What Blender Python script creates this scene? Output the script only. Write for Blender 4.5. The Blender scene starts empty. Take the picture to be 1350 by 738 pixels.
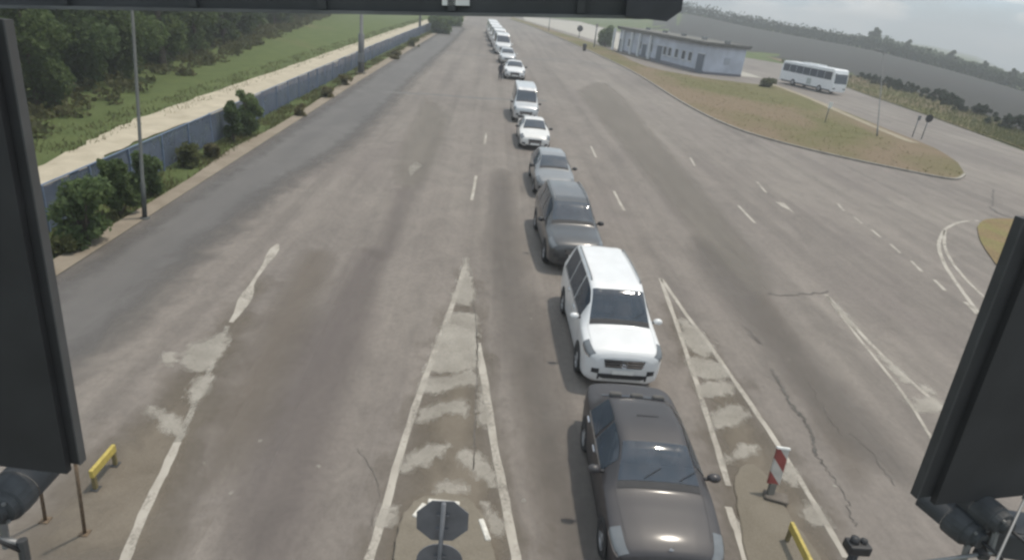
import bpy, bmesh, math, random
import numpy as np
from mathutils import Vector, Matrix
random.seed(7); RNG = np.random.default_rng(7)
scn = bpy.context.scene
COL = scn.collection
rad = math.radians

# ------------------------------------------------------------------ camera
H, FPX = 8.5, 840.0                    # height above the road (m); focal length for a 1350 px wide picture
ROLL, PITCH, YAW = rad(6.5), rad(24.0), rad(3.9)
_f = Vector((math.sin(YAW)*math.cos(PITCH), math.cos(YAW)*math.cos(PITCH), -math.sin(PITCH)))
_R0 = Vector((math.cos(YAW), -math.sin(YAW), 0)); _U0 = _R0.cross(_f)
_r = math.cos(ROLL)*_R0 + math.sin(ROLL)*_U0
_u = -math.sin(ROLL)*_R0 + math.cos(ROLL)*_U0
CAM = Vector((0, 0, H))
cd = bpy.data.cameras.new('camera'); cam = bpy.data.objects.new('camera', cd); COL.objects.link(cam)
cam.matrix_world = Matrix(((_r.x, _u.x, -_f.x, 0), (_r.y, _u.y, -_f.y, 0), (_r.z, _u.z, -_f.z, H), (0, 0, 0, 1)))
cd.sensor_width = 36; cd.lens = 36*FPX/1350; cd.clip_start = .05; cd.clip_end = 6000
scn.camera = cam

# ------------------------------------------------------------------ sky, sun, exposure
SUN_EL, SUN_AZ = rad(70), rad(62)      # azimuth measured from +Y towards +X
w = bpy.data.worlds.new('World'); scn.world = w; w.use_nodes = True
nt = w.node_tree; nt.nodes.clear()
sky = nt.nodes.new('ShaderNodeTexSky'); sky.sky_type = 'NISHITA'; sky.sun_disc = False
sky.sun_elevation = SUN_EL; sky.sun_rotation = SUN_AZ; sky.air_density = 1.2; sky.dust_density = 3.0
tc = nt.nodes.new('ShaderNodeTexCoord')
mp = nt.nodes.new('ShaderNodeMapping'); mp.inputs['Scale'].default_value = (1, 1, 3.2)
nz = nt.nodes.new('ShaderNodeTexNoise'); nz.inputs['Scale'].default_value = 4.2; nz.inputs['Detail'].default_value = 6; nz.inputs['Roughness'].default_value = .55
rp = nt.nodes.new('ShaderNodeValToRGB'); rp.color_ramp.elements[0].position = .36; rp.color_ramp.elements[1].position = .66
rp.color_ramp.elements[0].color = (.45,.45,.45,1); rp.color_ramp.elements[1].color = (.96,.96,.96,1)
nz2 = nt.nodes.new('ShaderNodeTexNoise'); nz2.inputs['Scale'].default_value = 8; nz2.inputs['Detail'].default_value = 5
rp2 = nt.nodes.new('ShaderNodeValToRGB'); rp2.color_ramp.elements[0].position = .46; rp2.color_ramp.elements[1].position = .58
rp2.color_ramp.elements[0].color = (6.4,8.2,9.4,1); rp2.color_ramp.elements[1].color = (12.6,12.8,12.8,1)
mx = nt.nodes.new('ShaderNodeMixRGB')
bg = nt.nodes.new('ShaderNodeBackground'); bg.inputs['Strength'].default_value = .10
wo = nt.nodes.new('ShaderNodeOutputWorld')
L = nt.links.new
sx = nt.nodes.new('ShaderNodeSeparateXYZ'); mxz = nt.nodes.new('ShaderNodeMath'); mxz.operation = 'MAXIMUM'; mxz.inputs[1].default_value = .015
cx = nt.nodes.new('ShaderNodeCombineXYZ')                 # below the level horizon (the land falls away) the horizon's own sky goes on
L(tc.outputs['Generated'], sx.inputs[0]); L(sx.outputs[2], mxz.inputs[0]); L(sx.outputs[0], cx.inputs[0]); L(sx.outputs[1], cx.inputs[1]); L(mxz.outputs[0], cx.inputs[2]); L(cx.outputs[0], sky.inputs['Vector'])
L(tc.outputs['Generated'], mp.inputs['Vector']); L(mp.outputs[0], nz.inputs['Vector']); L(mp.outputs[0], nz2.inputs['Vector'])
L(nz.outputs['Fac'], rp.inputs['Fac']); L(nz2.outputs['Fac'], rp2.inputs['Fac'])
L(rp.outputs[0], mx.inputs['Fac']); L(sky.outputs[0], mx.inputs[1]); L(rp2.outputs[0], mx.inputs[2])
L(mx.outputs[0], bg.inputs['Color']); L(bg.outputs[0], wo.inputs['Surface'])
sl = bpy.data.lights.new('sun', 'SUN'); sl.energy = 2.7; sl.angle = rad(2.5); sl.color = (1, .91, .78)
so = bpy.data.objects.new('sun', sl); COL.objects.link(so)
sdir = Vector((math.sin(SUN_AZ)*math.cos(SUN_EL), math.cos(SUN_AZ)*math.cos(SUN_EL), math.sin(SUN_EL)))
so.rotation_euler = sdir.to_track_quat('Z', 'Y').to_euler(); so.location = (30, 40, 60)
vs = scn.view_settings; vs.view_transform = 'Standard'; vs.look = 'None'; vs.exposure = 0.04; vs.gamma = 1.0
try: scn.cycles.pixel_filter_type = 'BLACKMAN_HARRIS'; scn.cycles.filter_width = 2.6
except Exception: pass

# ------------------------------------------------------------------ survey helpers: a point of the place from its bearing
def ray(px, py): return _f*FPX + _r*(px-675) - _u*(py-369)
def G(px, py, z=0.0):                     # the point at height z on that bearing
    d = ray(px, py); return CAM + d*((z-H)/d.z)
def AT(px, py, dist):                     # the point at that horizontal distance
    d = ray(px, py); return CAM + d*(dist/math.hypot(d.x, d.y))

# ------------------------------------------------------------------ materials
MATS = {}
def mat(name, col, rough=.6, metal=0, noise=.12, scale=6, coat=0, spec=.5, bump=0, emit=None):
    if name in MATS: return MATS[name]
    m = bpy.data.materials.new(name); m.use_nodes = True; n = m.node_tree; b = n.nodes['Principled BSDF']
    b.inputs['Roughness'].default_value = rough; b.inputs['Metallic'].default_value = metal
    b.inputs['Coat Weight'].default_value = coat; b.inputs['Coat Roughness'].default_value = .14
    b.inputs['Specular IOR Level'].default_value = spec
    t = n.nodes.new('ShaderNodeTexCoord'); x = n.nodes.new('ShaderNodeTexNoise')
    x.inputs['Scale'].default_value = scale; x.inputs['Detail'].default_value = 4
    r = n.nodes.new('ShaderNodeValToRGB'); r.color_ramp.elements[0].position = .3; r.color_ramp.elements[1].position = .7
    r.color_ramp.elements[0].color = tuple(c*(1-noise) for c in col[:3])+(1,)
    r.color_ramp.elements[1].color = tuple(min(1, c*(1+noise)) for c in col[:3])+(1,)
    n.links.new(t.outputs['Object'], x.inputs['Vector']); n.links.new(x.outputs['Fac'], r.inputs['Fac']); n.links.new(r.outputs[0], b.inputs['Base Color'])
    if bump:
        bp = n.nodes.new('ShaderNodeBump'); bp.inputs['Strength'].default_value = bump; bp.inputs['Distance'].default_value = .02
        n.links.new(x.outputs['Fac'], bp.inputs['Height']); n.links.new(bp.outputs[0], b.inputs['Normal'])
    MATS[name] = m; return m

class NT:                                  # a small node-graph writer
    def __init__(s, name):
        s.m = bpy.data.materials.new(name); s.m.use_nodes = True; s.n = s.m.node_tree; s.b = s.n.nodes['Principled BSDF']
        s.pos = s.n.nodes.new('ShaderNodeNewGeometry').outputs['Position']
    def map(s, scale, rot=0, loc=(0, 0, 0)):
        q = s.n.nodes.new('ShaderNodeMapping'); q.inputs['Scale'].default_value = scale; q.inputs['Rotation'].default_value = (0, 0, rot); q.inputs['Location'].default_value = loc
        s.n.links.new(s.pos, q.inputs['Vector']); return q.outputs[0]
    def noise(s, vec, scale=1, detail=4, rough=.55, dist=0):
        q = s.n.nodes.new('ShaderNodeTexNoise'); q.inputs['Scale'].default_value = scale; q.inputs['Detail'].default_value = detail
        q.inputs['Roughness'].default_value = rough; q.inputs['Distortion'].default_value = dist
        s.n.links.new(vec, q.inputs['Vector']); return q.outputs['Fac']
    def ramp(s, fac, stops):
        q = s.n.nodes.new('ShaderNodeValToRGB'); e = q.color_ramp.elements
        while len(e) < len(stops): e.new(.5)
        for k, (p, c) in enumerate(stops):
            e[k].position = p; e[k].color = (c, c, c, 1) if isinstance(c, (int, float)) else tuple(c)+(1,)
        s.n.links.new(fac, q.inputs['Fac']); return q.outputs[0]
    def mix(s, fac, a, b, mode='MIX'):
        q = s.n.nodes.new('ShaderNodeMixRGB'); q.blend_type = mode
        for i, v in ((0, fac), (1, a), (2, b)):
            if isinstance(v, (int, float)): q.inputs[i].default_value = v if i == 0 else (v, v, v, 1)
            elif isinstance(v, tuple): q.inputs[i].default_value = v+(1,)
            else: s.n.links.new(v, q.inputs[i])
        return q.outputs[0]
    def out(s, col, rough=.8, height=None, strength=.3, dist=.02, spec=.4):
        s.n.links.new(col, s.b.inputs['Base Color']); s.b.inputs['Roughness'].default_value = rough; s.b.inputs['Specular IOR Level'].default_value = spec
        if height is not None:
            q = s.n.nodes.new('ShaderNodeBump'); q.inputs['Strength'].default_value = strength; q.inputs['Distance'].default_value = dist
            s.n.links.new(height, q.inputs['Height']); s.n.links.new(q.outputs[0], s.b.inputs['Normal'])
        return s.m
    def fade(s, amount=.5, sc=1.2, soft=.42, top=.97, chips=False):         # the sheet's feathered rim, broken up by noise
        a = s.n.nodes.new('ShaderNodeVertexColor'); a.layer_name = 'fade'
        k = s.mix(amount, a.outputs[0], s.noise(s.map((1, .7, 1)), sc, 6, .65, .5)); lo = .30*amount+.12
        o = s.ramp(k, [(lo, 0.0), (min(.95, lo+soft), top)])
        if chips: o = s.mix(1.0, o, s.ramp(s.noise(s.map((1, 1, 1)), 34, 4, .8), [(.36, .45), (.46, 1.0)]), 'MULTIPLY')
        return o
    def worn(s, fac):                      # the surface is gone where fac is 0 (worn paint): what lies below shows
        o = s.n.nodes['Material Output']; t = s.n.nodes.new('ShaderNodeBsdfTransparent'); q = s.n.nodes.new('ShaderNodeMixShader')
        s.n.links.new(fac, q.inputs[0]); s.n.links.new(t.outputs[0], q.inputs[1]); s.n.links.new(s.b.outputs[0], q.inputs[2]); s.n.links.new(q.outputs[0], o.inputs['Surface'])

def m_asphalt():
    g = NT('asphalt')
    big = g.noise(g.map((.10, .045, 1)), 1, 5, .6, .6)
    c = g.ramp(big, [(.30, (.142, .125, .112)), (.48, (.174, .153, .136)), (.66, (.198, .176, .155))])
    st = g.noise(g.map((.95, .020, 1), rad(-1)), 1, 5, .6)           # long wear along the lanes
    c = g.mix(.75, c, g.ramp(st, [(.34, .76), (.5, 1.0), (.66, 1.14)]), 'MULTIPLY')
    md = g.noise(g.map((.9, .5, 1), .3), 1, 6, .65, 1.2)
    c = g.mix(.8, c, g.ramp(md, [(.28, .78), (.5, 1), (.72, 1.16)]), 'MULTIPLY')
    pk = g.noise(g.map((.28, .12, 1), 0, (5, 9, 0)), 1, 3, .5)
    c = g.mix(g.ramp(pk, [(.55, 0.0), (.75, .35)]), c, (.138, .115, .110))   # rubber-dark pinkish stains
    sp_ = g.noise(g.map((1, .8, 1)), 7, 6, .8); c = g.mix(.8, c, g.ramp(sp_, [(.32, .80), (.5, 1), (.68, 1.17)]), 'MULTIPLY')
    gr = g.noise(g.map((1, 1, 1)), 42, 3, .7)
    c = g.mix(.7, c, g.ramp(gr, [(.25, .72), (.75, 1.25)]), 'MULTIPLY')
    return g.out(c, .75, gr, .35, .01, .4)
def m_dark_asphalt():
    g = NT('dark_asphalt')
    st = g.noise(g.map((.6, .05, 1)), 1, 5, .6)
    c = g.ramp(st, [(.3, (.106, .100, .097)), (.7, (.136, .128, .121))])
    md = g.noise(g.map((.5, .3, 1)), 1, 6, .65, 1)
    c = g.mix(.8, c, g.ramp(md, [(.3, .86), (.7, 1.14)]), 'MULTIPLY')
    gr = g.noise(g.map((1, 1, 1)), 42, 3, .7); c = g.mix(.6, c, g.ramp(gr, [(.25, .8), (.75, 1.18)]), 'MULTIPLY')
    m = g.out(c, .7, gr, .35, .01)
    g.worn(g.fade(.45)); return m
def m_paint():
    g = NT('worn_road_paint')
    c = g.ramp(g.noise(g.map((1, 1, 1)), 1.5, 4), [(.3, (.36, .33, .285)), (.7, (.50, .465, .41))])
    m = g.out(c, .65)
    a = g.noise(g.map((1, .6, 1), 0, (3, 4, 0)), 1.2, 6, .65, .4); b = g.noise(g.map((1, 1, 1)), 14, 4, .7)
    k = g.mix(.35, a, b)
    g.worn(g.ramp(k, [(.31, .14), (.50, .82)])); return m
def m_blot():
    g = NT('blotchy_road_paint')
    c = g.ramp(g.noise(g.map((1, 1, 1)), 1.5, 4), [(.3, (.32, .295, .255)), (.7, (.45, .42, .37))]); m = g.out(c, .65); g.worn(g.fade(.70, 4.2, .16, .62, True)); return m
def m_faint():
    g = NT('faded_road_paint')
    c = g.ramp(g.noise(g.map((1, 1, 1)), 1.5, 4), [(.3, (.29, .27, .235)), (.7, (.39, .365, .32))])
    m = g.out(c, .7)
    k = g.mix(.45, g.noise(g.map((1, .7, 1)), 1.1, 7, .7, .5), g.noise(g.map((1, 1, 1)), 11, 4, .7))
    g.worn(g.ramp(k, [(.36, .05), (.58, .72)])); return m
def m_soil(name, a, b, edge=None):
    g = NT(name)
    c = g.ramp(g.noise(g.map((1, 1, 1)), .8, 7, .65, .6), [(.3, a), (.7, b)])
    gr = g.noise(g.map((1, 1, 1)), 25, 3, .7); c = g.mix(.6, c, g.ramp(gr, [(.25, .78), (.75, 1.2)]), 'MULTIPLY')
    m = g.out(c, .95, gr, .5, .03, .2)
    if edge: g.worn(g.fade(edge))
    return m
def m_grass(name, greens, dry, t0=.45, t1=.62, sc=.09):
    g = NT(name)
    c = g.ramp(g.noise(g.map((1, 1, 1)), .5, 7, .65), [(.3, greens[0]), (.7, greens[1])])
    d = g.noise(g.map((1, .6, 1)), sc, 6, .6, .5)
    c = g.mix(g.ramp(d, [(t0, 0.0), (t1, 1.0)]), c, dry)
    gr = g.noise(g.map((1, 1, 1)), 9, 5, .75); c = g.mix(.8, c, g.ramp(gr, [(.3, .6), (.7, 1.35)]), 'MULTIPLY')
    return g.out(c, .95, gr, .8, .12, .15)
def m_leaf(name, a, b, rand=.35):
    g = NT(name); oi = g.n.nodes.new('ShaderNodeObjectInfo')
    c = g.ramp(g.noise(g.map((1, 1, 1)), .55, 4, .6), [(.3, a), (.7, b)])
    c = g.mix(rand, c, g.ramp(oi.outputs['Random'], [(0, (a[0]*.7, a[1]*.75, a[2]*.8)), (1, (b[0]*1.15, b[1]*1.05, b[2]*.9))]))
    m = g.out(c, .75, spec=.25)
    t = g.n.nodes.new('ShaderNodeBsdfTranslucent'); q = g.n.nodes.new('ShaderNodeMixShader'); q.inputs[0].default_value = .48
    g.n.links.new(c, t.inputs['Color']); g.n.links.new(g.b.outputs[0], q.inputs[1]); g.n.links.new(t.outputs[0], q.inputs[2])
    g.n.links.new(q.outputs[0], g.n.nodes['Material Output'].inputs['Surface']); return m
def m_mesh():
    g = NT('blue_wire_mesh')
    c = g.ramp(g.noise(g.map((1, 1, 1)), .7, 5, .6), [(.3, (.090, .115, .180)), (.7, (.140, .170, .250))])
    m = g.out(c, .6); g.b.inputs['Metallic'].default_value = .2
    g.worn(g.ramp(g.noise(g.map((1, 1, 1)), 1.3, 4, .6), [(.3, .55), (.7, .78)])); return m
def m_stripes():
    g = NT('red_white_stripes'); t = g.n.nodes.new('ShaderNodeTexCoord'); wv = g.n.nodes.new('ShaderNodeTexWave'); wv.bands_direction = 'DIAGONAL'
    q = g.n.nodes.new('ShaderNodeMapping'); q.inputs['Rotation'].default_value = (0, 0, 0); q.inputs['Scale'].default_value = (1, 0, 1)
    g.n.links.new(t.outputs['Object'], q.inputs['Vector']); g.n.links.new(q.outputs[0], wv.inputs['Vector']); wv.inputs['Scale'].default_value = 1.15
    c = g.ramp(wv.outputs['Fac'], [(.49, (.42, .40, .37)), (.51, (.23, .055, .048))])
    d = g.noise(g.map((1, 1, 1)), 6, 5, .6); c = g.mix(.5, c, g.ramp(d, [(.3, .6), (.7, 1.1)]), 'MULTIPLY')
    return g.out(c, .5)
ASPH, DASPH, PAINT, FAINT, BLOT = m_asphalt(), m_dark_asphalt(), m_paint(), m_faint(), m_blot()
TAR = mat('tar', (.092, .084, .076), .8, noise=.25, scale=3)
GRASS = m_grass('meadow_grass', ((.082, .112, .040), (.120, .148, .056)), (.155, .145, .072), .56, .74, .05)
DRYG = m_grass('dry_grass', ((.118, .116, .050), (.165, .152, .074)), (.205, .158, .108), .40, .58, .07)
SHOULDER = m_soil('tan_shoulder_soil', (.20, .168, .130), (.29, .25, .20))
DIRT = m_soil('pale_track_dirt', (.36, .32, .245), (.50, .45, .355))
SOILP = m_soil('brown_dust', (.138, .118, .094), (.190, .165, .134), .55)
CONC = m_soil('worn_concrete', (.150, .132, .104), (.205, .182, .148))
FIELD = m_soil('tilled_field_soil', (.040, .040, .038), (.054, .053, .050))
YARD = m_soil('pale_yard_paving', (.33, .315, .28), (.42, .40, .36))
KERB = mat('kerb_stone', (.27, .25, .22), .9, scale=2, noise=.2)
LEAF = m_leaf('tree_leaves', (.072, .110, .042), (.120, .165, .066))
LEAFD = m_leaf('hedge_leaves', (.022, .034, .020), (.040, .056, .030), .15)
LEAFS = m_leaf('shrub_leaves', (.085, .13, .05), (.15, .20, .085), .2)
WEED = m_leaf('weed_leaves', (.125, .118, .055), (.19, .17, .085), .1)
WEEDG = m_leaf('long_grass', (.085, .100, .038), (.140, .145, .060), .1)
BARK = mat('bark', (.085, .068, .052), .9, scale=9, noise=.35)
MESHM = m_mesh()
STEELB = mat('blue_steel', (.15, .20, .29), .5, .2)
STEEL = mat('grey_steel', (.22, .225, .23), .5, .4, scale=3)
DSTEEL = mat('dark_steel', (.050, .052, .055), .6, .1, scale=4, noise=.2)
BLACKP = mat('black_panel', (.027, .027, .029), .75, scale=3, noise=.25)
RUST = mat('rusty_pole', (.12, .085, .055), .8, scale=20, noise=.4)
YEL = mat('yellow_paint', (.43, .34, .085), .6, scale=10, noise=.2)
BLK = mat('black_plastic', (.022, .022, .024), .5)
RUBBER = mat('tyre_rubber', (.025, .025, .026), .85)
RIMM = mat('alloy', (.42, .42, .43), .35, .7)
GLASS = mat('tinted_glass', (.050, .062, .080), .08, spec=.7, noise=.1)
def m_clear():
    g = NT('clear_tinted_glass'); o = g.n.nodes['Material Output']; t = g.n.nodes.new('ShaderNodeBsdfTransparent'); t.inputs[0].default_value = (.42, .47, .50, 1)
    g.b.inputs['Base Color'].default_value = (.085, .105, .135, 1); g.b.inputs['Roughness'].default_value = .06; g.b.inputs['Specular IOR Level'].default_value = .8
    q = g.n.nodes.new('ShaderNodeMixShader'); n_ = g.noise(g.map((1, 1, 1)), 3, 3); g.n.links.new(g.ramp(n_, [(.3, .50), (.7, .62)]), q.inputs[0]); g.n.links.new(t.outputs[0], q.inputs[1]); g.n.links.new(g.b.outputs[0], q.inputs[2]); g.n.links.new(q.outputs[0], o.inputs['Surface']); return g.m
CLEAR = m_clear(); SEATM = mat('seat_fabric', (.10, .095, .09), .9)
CHROME = mat('chrome', (.62, .62, .64), .2, .9)
LAMPG = mat('lamp_glass', (.13, .14, .15), .12, spec=.8)
WHITEP = mat('white_plastic', (.72, .72, .70), .5)
INT = mat('dark_trim', (.030, .030, .033), .7)
SIGNB = mat('sign_back', (.15, .155, .168), .55, .2, scale=4, noise=.18)

# ------------------------------------------------------------------ object helpers
def link(name, me, m=None, parent=None, smooth=False):
    o = bpy.data.objects.new(name, me); COL.objects.link(o)
    if m and not me.materials: me.materials.append(m)
    if parent: o.parent = parent
    if smooth:
        for p in me.polygons: p.use_smooth = True
    return o
def mesh(name, v, f, m=None, parent=None, smooth=False):
    me = bpy.data.meshes.new(name); me.from_pydata([tuple(map(float, a)) for a in v], [], [tuple(int(i) for i in q) for q in f]); me.update()
    return link(name, me, m, parent, smooth)
def tag(o, label=None, cat=None, group=None, kind=None):
    if label: o['label'] = label
    if cat: o['category'] = cat
    if group: o['group'] = group
    if kind: o['kind'] = kind
    return o
def empty(name, loc, rz=0):
    o = bpy.data.objects.new(name, None); COL.objects.link(o); o.location = loc; o.rotation_euler = (0, 0, rz); o.empty_display_size = .2; return o
class MB:
    def __init__(s): s.v = []; s.f = []
    def add(s, v, f):
        k = len(s.v); s.v += [tuple(a) for a in v]; s.f += [tuple(i+k for i in q) for q in f]; return s
    def box(s, c, d, rz=0, M=None):
        x, y, z = (a/2 for a in d); P = [Vector((i*x, j*y, k*z)) for k in (-1, 1) for j in (-1, 1) for i in (-1, 1)]
        if M is None: M = Matrix.Rotation(rz, 3, 'Z')
        return s.add([M @ p + Vector(c) for p in P], [(0, 2, 3, 1), (4, 5, 7, 6), (0, 1, 5, 4), (2, 6, 7, 3), (0, 4, 6, 2), (1, 3, 7, 5)])
    def tube(s, pts, r, n=8, cap=True):
        pts = [Vector(p) for p in pts]; rr = r if isinstance(r, (list, tuple)) else [r]*len(pts); k = len(s.v)
        for i, p in enumerate(pts):
            d = (pts[min(i+1, len(pts)-1)] - pts[max(i-1, 0)]).normalized()
            a = d.orthogonal().normalized() if abs(d.z) > .9 else d.cross(Vector((0, 0, 1))).normalized(); b = d.cross(a)
            for j in range(n):
                t = 2*math.pi*j/n; s.v.append(tuple(p + a*math.cos(t)*rr[i] + b*math.sin(t)*rr[i]))
        for i in range(len(pts)-1):
            for j in range(n): s.f.append((k+i*n+j, k+i*n+(j+1) % n, k+(i+1)*n+(j+1) % n, k+(i+1)*n+j))
        if cap: s.f.append(tuple(k+j for j in range(n))[::-1]); s.f.append(tuple(k+(len(pts)-1)*n+j for j in range(n)))
        return s
    def lathe(s, prof, axis='Z', n=20, c=(0, 0, 0)):
        k = len(s.v)
        for (r, h) in prof:
            for j in range(n):
                t = 2*math.pi*j/n; a, b = r*math.cos(t), r*math.sin(t)
                p = (a, b, h) if axis == 'Z' else ((a, h, b) if axis == 'Y' else (h, a, b))
                s.v.append((p[0]+c[0], p[1]+c[1], p[2]+c[2]))
        for i in range(len(prof)-1):
            for j in range(n): s.f.append((k+i*n+j, k+i*n+(j+1) % n, k+(i+1)*n+(j+1) % n, k+(i+1)*n+j))
        return s
    def prism(s, pts, z0, z1):
        n = len(pts); k = len(s.v)
        s.v += [(p[0], p[1], z0) for p in pts] + [(p[0], p[1], z1) for p in pts]
        s.f += [tuple(k+i for i in range(n))[::-1], tuple(k+n+i for i in range(n))] + [(k+i, k+(i+1) % n, k+n+(i+1) % n, k+n+i) for i in range(n)]
        return s
    def build(s, name, m=None, parent=None, smooth=False): return mesh(name, s.v, s.f, m, parent, smooth)
def bevel(o, w=.02, seg=2):
    b = o.modifiers.new('bevel', 'BEVEL'); b.width = w; b.segments = seg; b.limit_method = 'ANGLE'; return o

def sheet(name, pts, m, z, parent=None):      # a flat sheet from outline points
    bm = bmesh.new(); vs_ = [bm.verts.new((p[0], p[1], z)) for p in pts]; f = bm.faces.new(vs_)
    if f.normal.z < 0: f.normal_flip()
    bm.normal_update()
    if f.normal.z < 0: bmesh.ops.reverse_faces(bm, faces=[f])
    bmesh.ops.triangulate(bm, faces=bm.faces[:])
    me = bpy.data.meshes.new(name); bm.to_mesh(me); bm.free(); return link(name, me, m, parent)
_lift = [0]
def softsheet(name, pts, m, z, parent=None, w=.3, n=4):   # a sheet whose rim feathers out: a fine grid with the depth inside the outline
    P = np.array([(p.x, p.y) for p in smooth_line(list(pts)+[pts[0]], n)]); A_, B_ = P[:-1], P[1:]
    _lift[0] = (_lift[0]+1) % 12; z += .00025*_lift[0]
    c = max(w/2.2, .05); x0, y0 = P.min(0)-c; x1, y1 = P.max(0)+c; nx = int((x1-x0)/c)+2; ny = int((y1-y0)/c)+2
    X, Y = np.meshgrid(x0+np.arange(nx)*c, y0+np.arange(ny)*c, indexing='ij'); Q = np.stack([X.ravel(), Y.ravel()], 1)
    ins = np.zeros(len(Q), bool); dm = np.full(len(Q), 1e9)
    for a, b in zip(A_, B_):
        cr = (a[1] > Q[:, 1]) != (b[1] > Q[:, 1])
        if abs(b[1]-a[1]) > 1e-9: ins ^= cr & (Q[:, 0] < (b[0]-a[0])*(Q[:, 1]-a[1])/(b[1]-a[1])+a[0])
        e = b-a; l2 = max(1e-9, e @ e); t = np.clip(((Q-a) @ e)/l2, 0, 1); dm = np.minimum(dm, np.linalg.norm(Q-(a+t[:, None]*e), axis=1))
    fd = np.where(ins, np.minimum(1, .35+.65*dm/w), np.maximum(0, .35-.65*dm/w)); F = []; use = fd > 0
    for i in range(nx-1):
        for j in range(ny-1):
            q = (i*ny+j, (i+1)*ny+j, (i+1)*ny+j+1, i*ny+j+1)
            if use[q[0]] or use[q[1]] or use[q[2]] or use[q[3]]: F.append(q)
    used = sorted({k for q in F for k in q}); mp_ = {k: i for i, k in enumerate(used)}
    me = bpy.data.meshes.new(name); me.from_pydata([(float(Q[k, 0]), float(Q[k, 1]), z) for k in used], [], [tuple(mp_[k] for k in q) for q in F]); me.update()
    at_ = me.color_attributes.new('fade', 'FLOAT_COLOR', 'POINT'); at_.data.foreach_set('color', np.repeat(fd[used].astype(np.float32), 4))
    return link(name, me, m, parent)
def smooth_line(pts, n=6):
    P = [Vector((p[0], p[1], 0)) for p in pts]; out = []
    for i in range(len(P)-1):
        a, b, c, d = P[max(i-1, 0)], P[i], P[i+1], P[min(i+2, len(P)-1)]
        for k in range(n):
            t = k/n; out.append(.5*((2*b)+(c-a)*t+(2*a-5*b+4*c-d)*t*t+(3*b-a-3*c+d)*t**3))
    out.append(P[-1]); return out
def strip(name, pts, wid, m, z, parent=None, jit=0.0):
    P = [Vector((p[0], p[1], 0)) for p in pts]; W = wid if isinstance(wid, (list, tuple)) else [wid]*len(P); v = []; f = []
    for i, p in enumerate(P):
        d = (P[min(i+1, len(P)-1)] - P[max(i-1, 0)]).normalized(); n = Vector((-d.y, d.x, 0)); q = W[min(i, len(W)-1)]/2
        v += [p+n*(q+random.uniform(-jit, jit))+Vector((0, 0, z)), p-n*(q+random.uniform(-jit, jit))+Vector((0, 0, z))]
    for i in range(len(P)-1): f.append((2*i+1, 2*i+3, 2*i+2, 2*i))
    return mesh(name, v, f, m, parent)
def pxs(*p): return [G(*q) for q in p]

# ================================================================== the ground and terrain
HEDGE = [(860, 8), (900, 16), (1000, 38), (1150, 66), (1250, 92), (1350, 121), (1500, 175), (1700, 250)]   # foot of the far hedge, by bearing
def az_of(v): return math.degrees(math.atan2(v.x, v.y))
_haz = []; _hel = []
for p in HEDGE:
    d = ray(*p); _haz.append(az_of(d)); _hel.append(d.z/math.hypot(d.x, d.y))
def d0(az): return max(72, 209-6*(az-21.7))
def d1(az): return d0(az)+150
def terr(az, d):
    if az < 10: return 0.0
    el = float(np.interp(az, _haz, _hel)); 
    zt = H + el*d1(az); k = max(0.0, min(1.0, (az-10)/6)); k = k*k*(3-2*k)
    if az > _haz[-1]: zt *= max(0, 1-(az-_haz[-1])/40)
    s = zt/150*k
    t = max(0.0, d-d0(az)-4)
    t2 = max(0.0, t-190)
    if s > 0: return s*min(t, 175)
    return s*min(t+1.2*t2, 3000)
rings = [0, 12, 24, 40, 60, 80, 100, 120, 140, 160, 180, 200, 225, 250, 275, 300, 330, 370, 420, 500, 650, 900, 1300, 1800]
AZ = list(np.arange(-180, 180, 3.0))
v = [(0, 0, -.06)]; f = []
for d in rings[1:]:
    for a in AZ: v.append((d*math.sin(rad(a)), d*math.cos(rad(a)), terr(a, d)-.06))
n = len(AZ)
for j in range(n): f.append((0, 1+(j+1) % n, 1+j))
for i in range(len(rings)-2):
    for j in range(n): f.append((1+i*n+j, 1+i*n+(j+1) % n, 1+(i+1)*n+(j+1) % n, 1+(i+1)*n+j))
ground = tag(mesh('ground', v, f, GRASS, smooth=True), kind='structure')
# tilled field draped over the falling ground
v = []; f = []; A2 = list(np.arange(13, 75, 1.5)); T = np.linspace(0, 1, 16)
for a in A2:
    for t in T:
        d = d0(a)+random.uniform(-1, 1)*(t == 0)*2 + t*150; v.append((d*math.sin(rad(a)), d*math.cos(rad(a)), terr(a, d)+.06))
m_ = len(T)
for i in range(len(A2)-1):
    for j in range(m_-1): f.append((i*m_+j, i*m_+j+1, (i+1)*m_+j+1, (i+1)*m_+j))
tag(mesh('field', v, f, FIELD, smooth=True), kind='structure')

# ------------------------------------------------------------------ asphalt
LX = -11.6
right_edge = pxs((1350, 199), (1285, 175), (1218, 151), (1150, 128), (1090, 106), (1030, 84))
road_out = [Vector((LX, -14, 0)), Vector((LX, 70, 0)), Vector((-11.2, 120, 0)), Vector((-10.4, 170, 0)), Vector((-9, 330, 0)), Vector((40, 330, 0)), Vector((52, 190, 0))] + right_edge[::-1] + [Vector((66, 40, 0)), Vector((66, -14, 0))]
road = tag(sheet('road', road_out, ASPH, 0.0), kind='structure')
dk = softsheet('asphalt_patch', [(-11.55, -10), (-11.55, 60), (-11.3, 110), (-10.3, 165), (-6.6, 160), (-7.2, 70), (-7.3, 38), (-8.3, 28), (-8.6, 20), (-8.4, 14), (-8.7, 9.5), (-8.0, 5), (-7.5, -10)], DASPH, .004, road, w=1.3, n=2)
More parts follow.
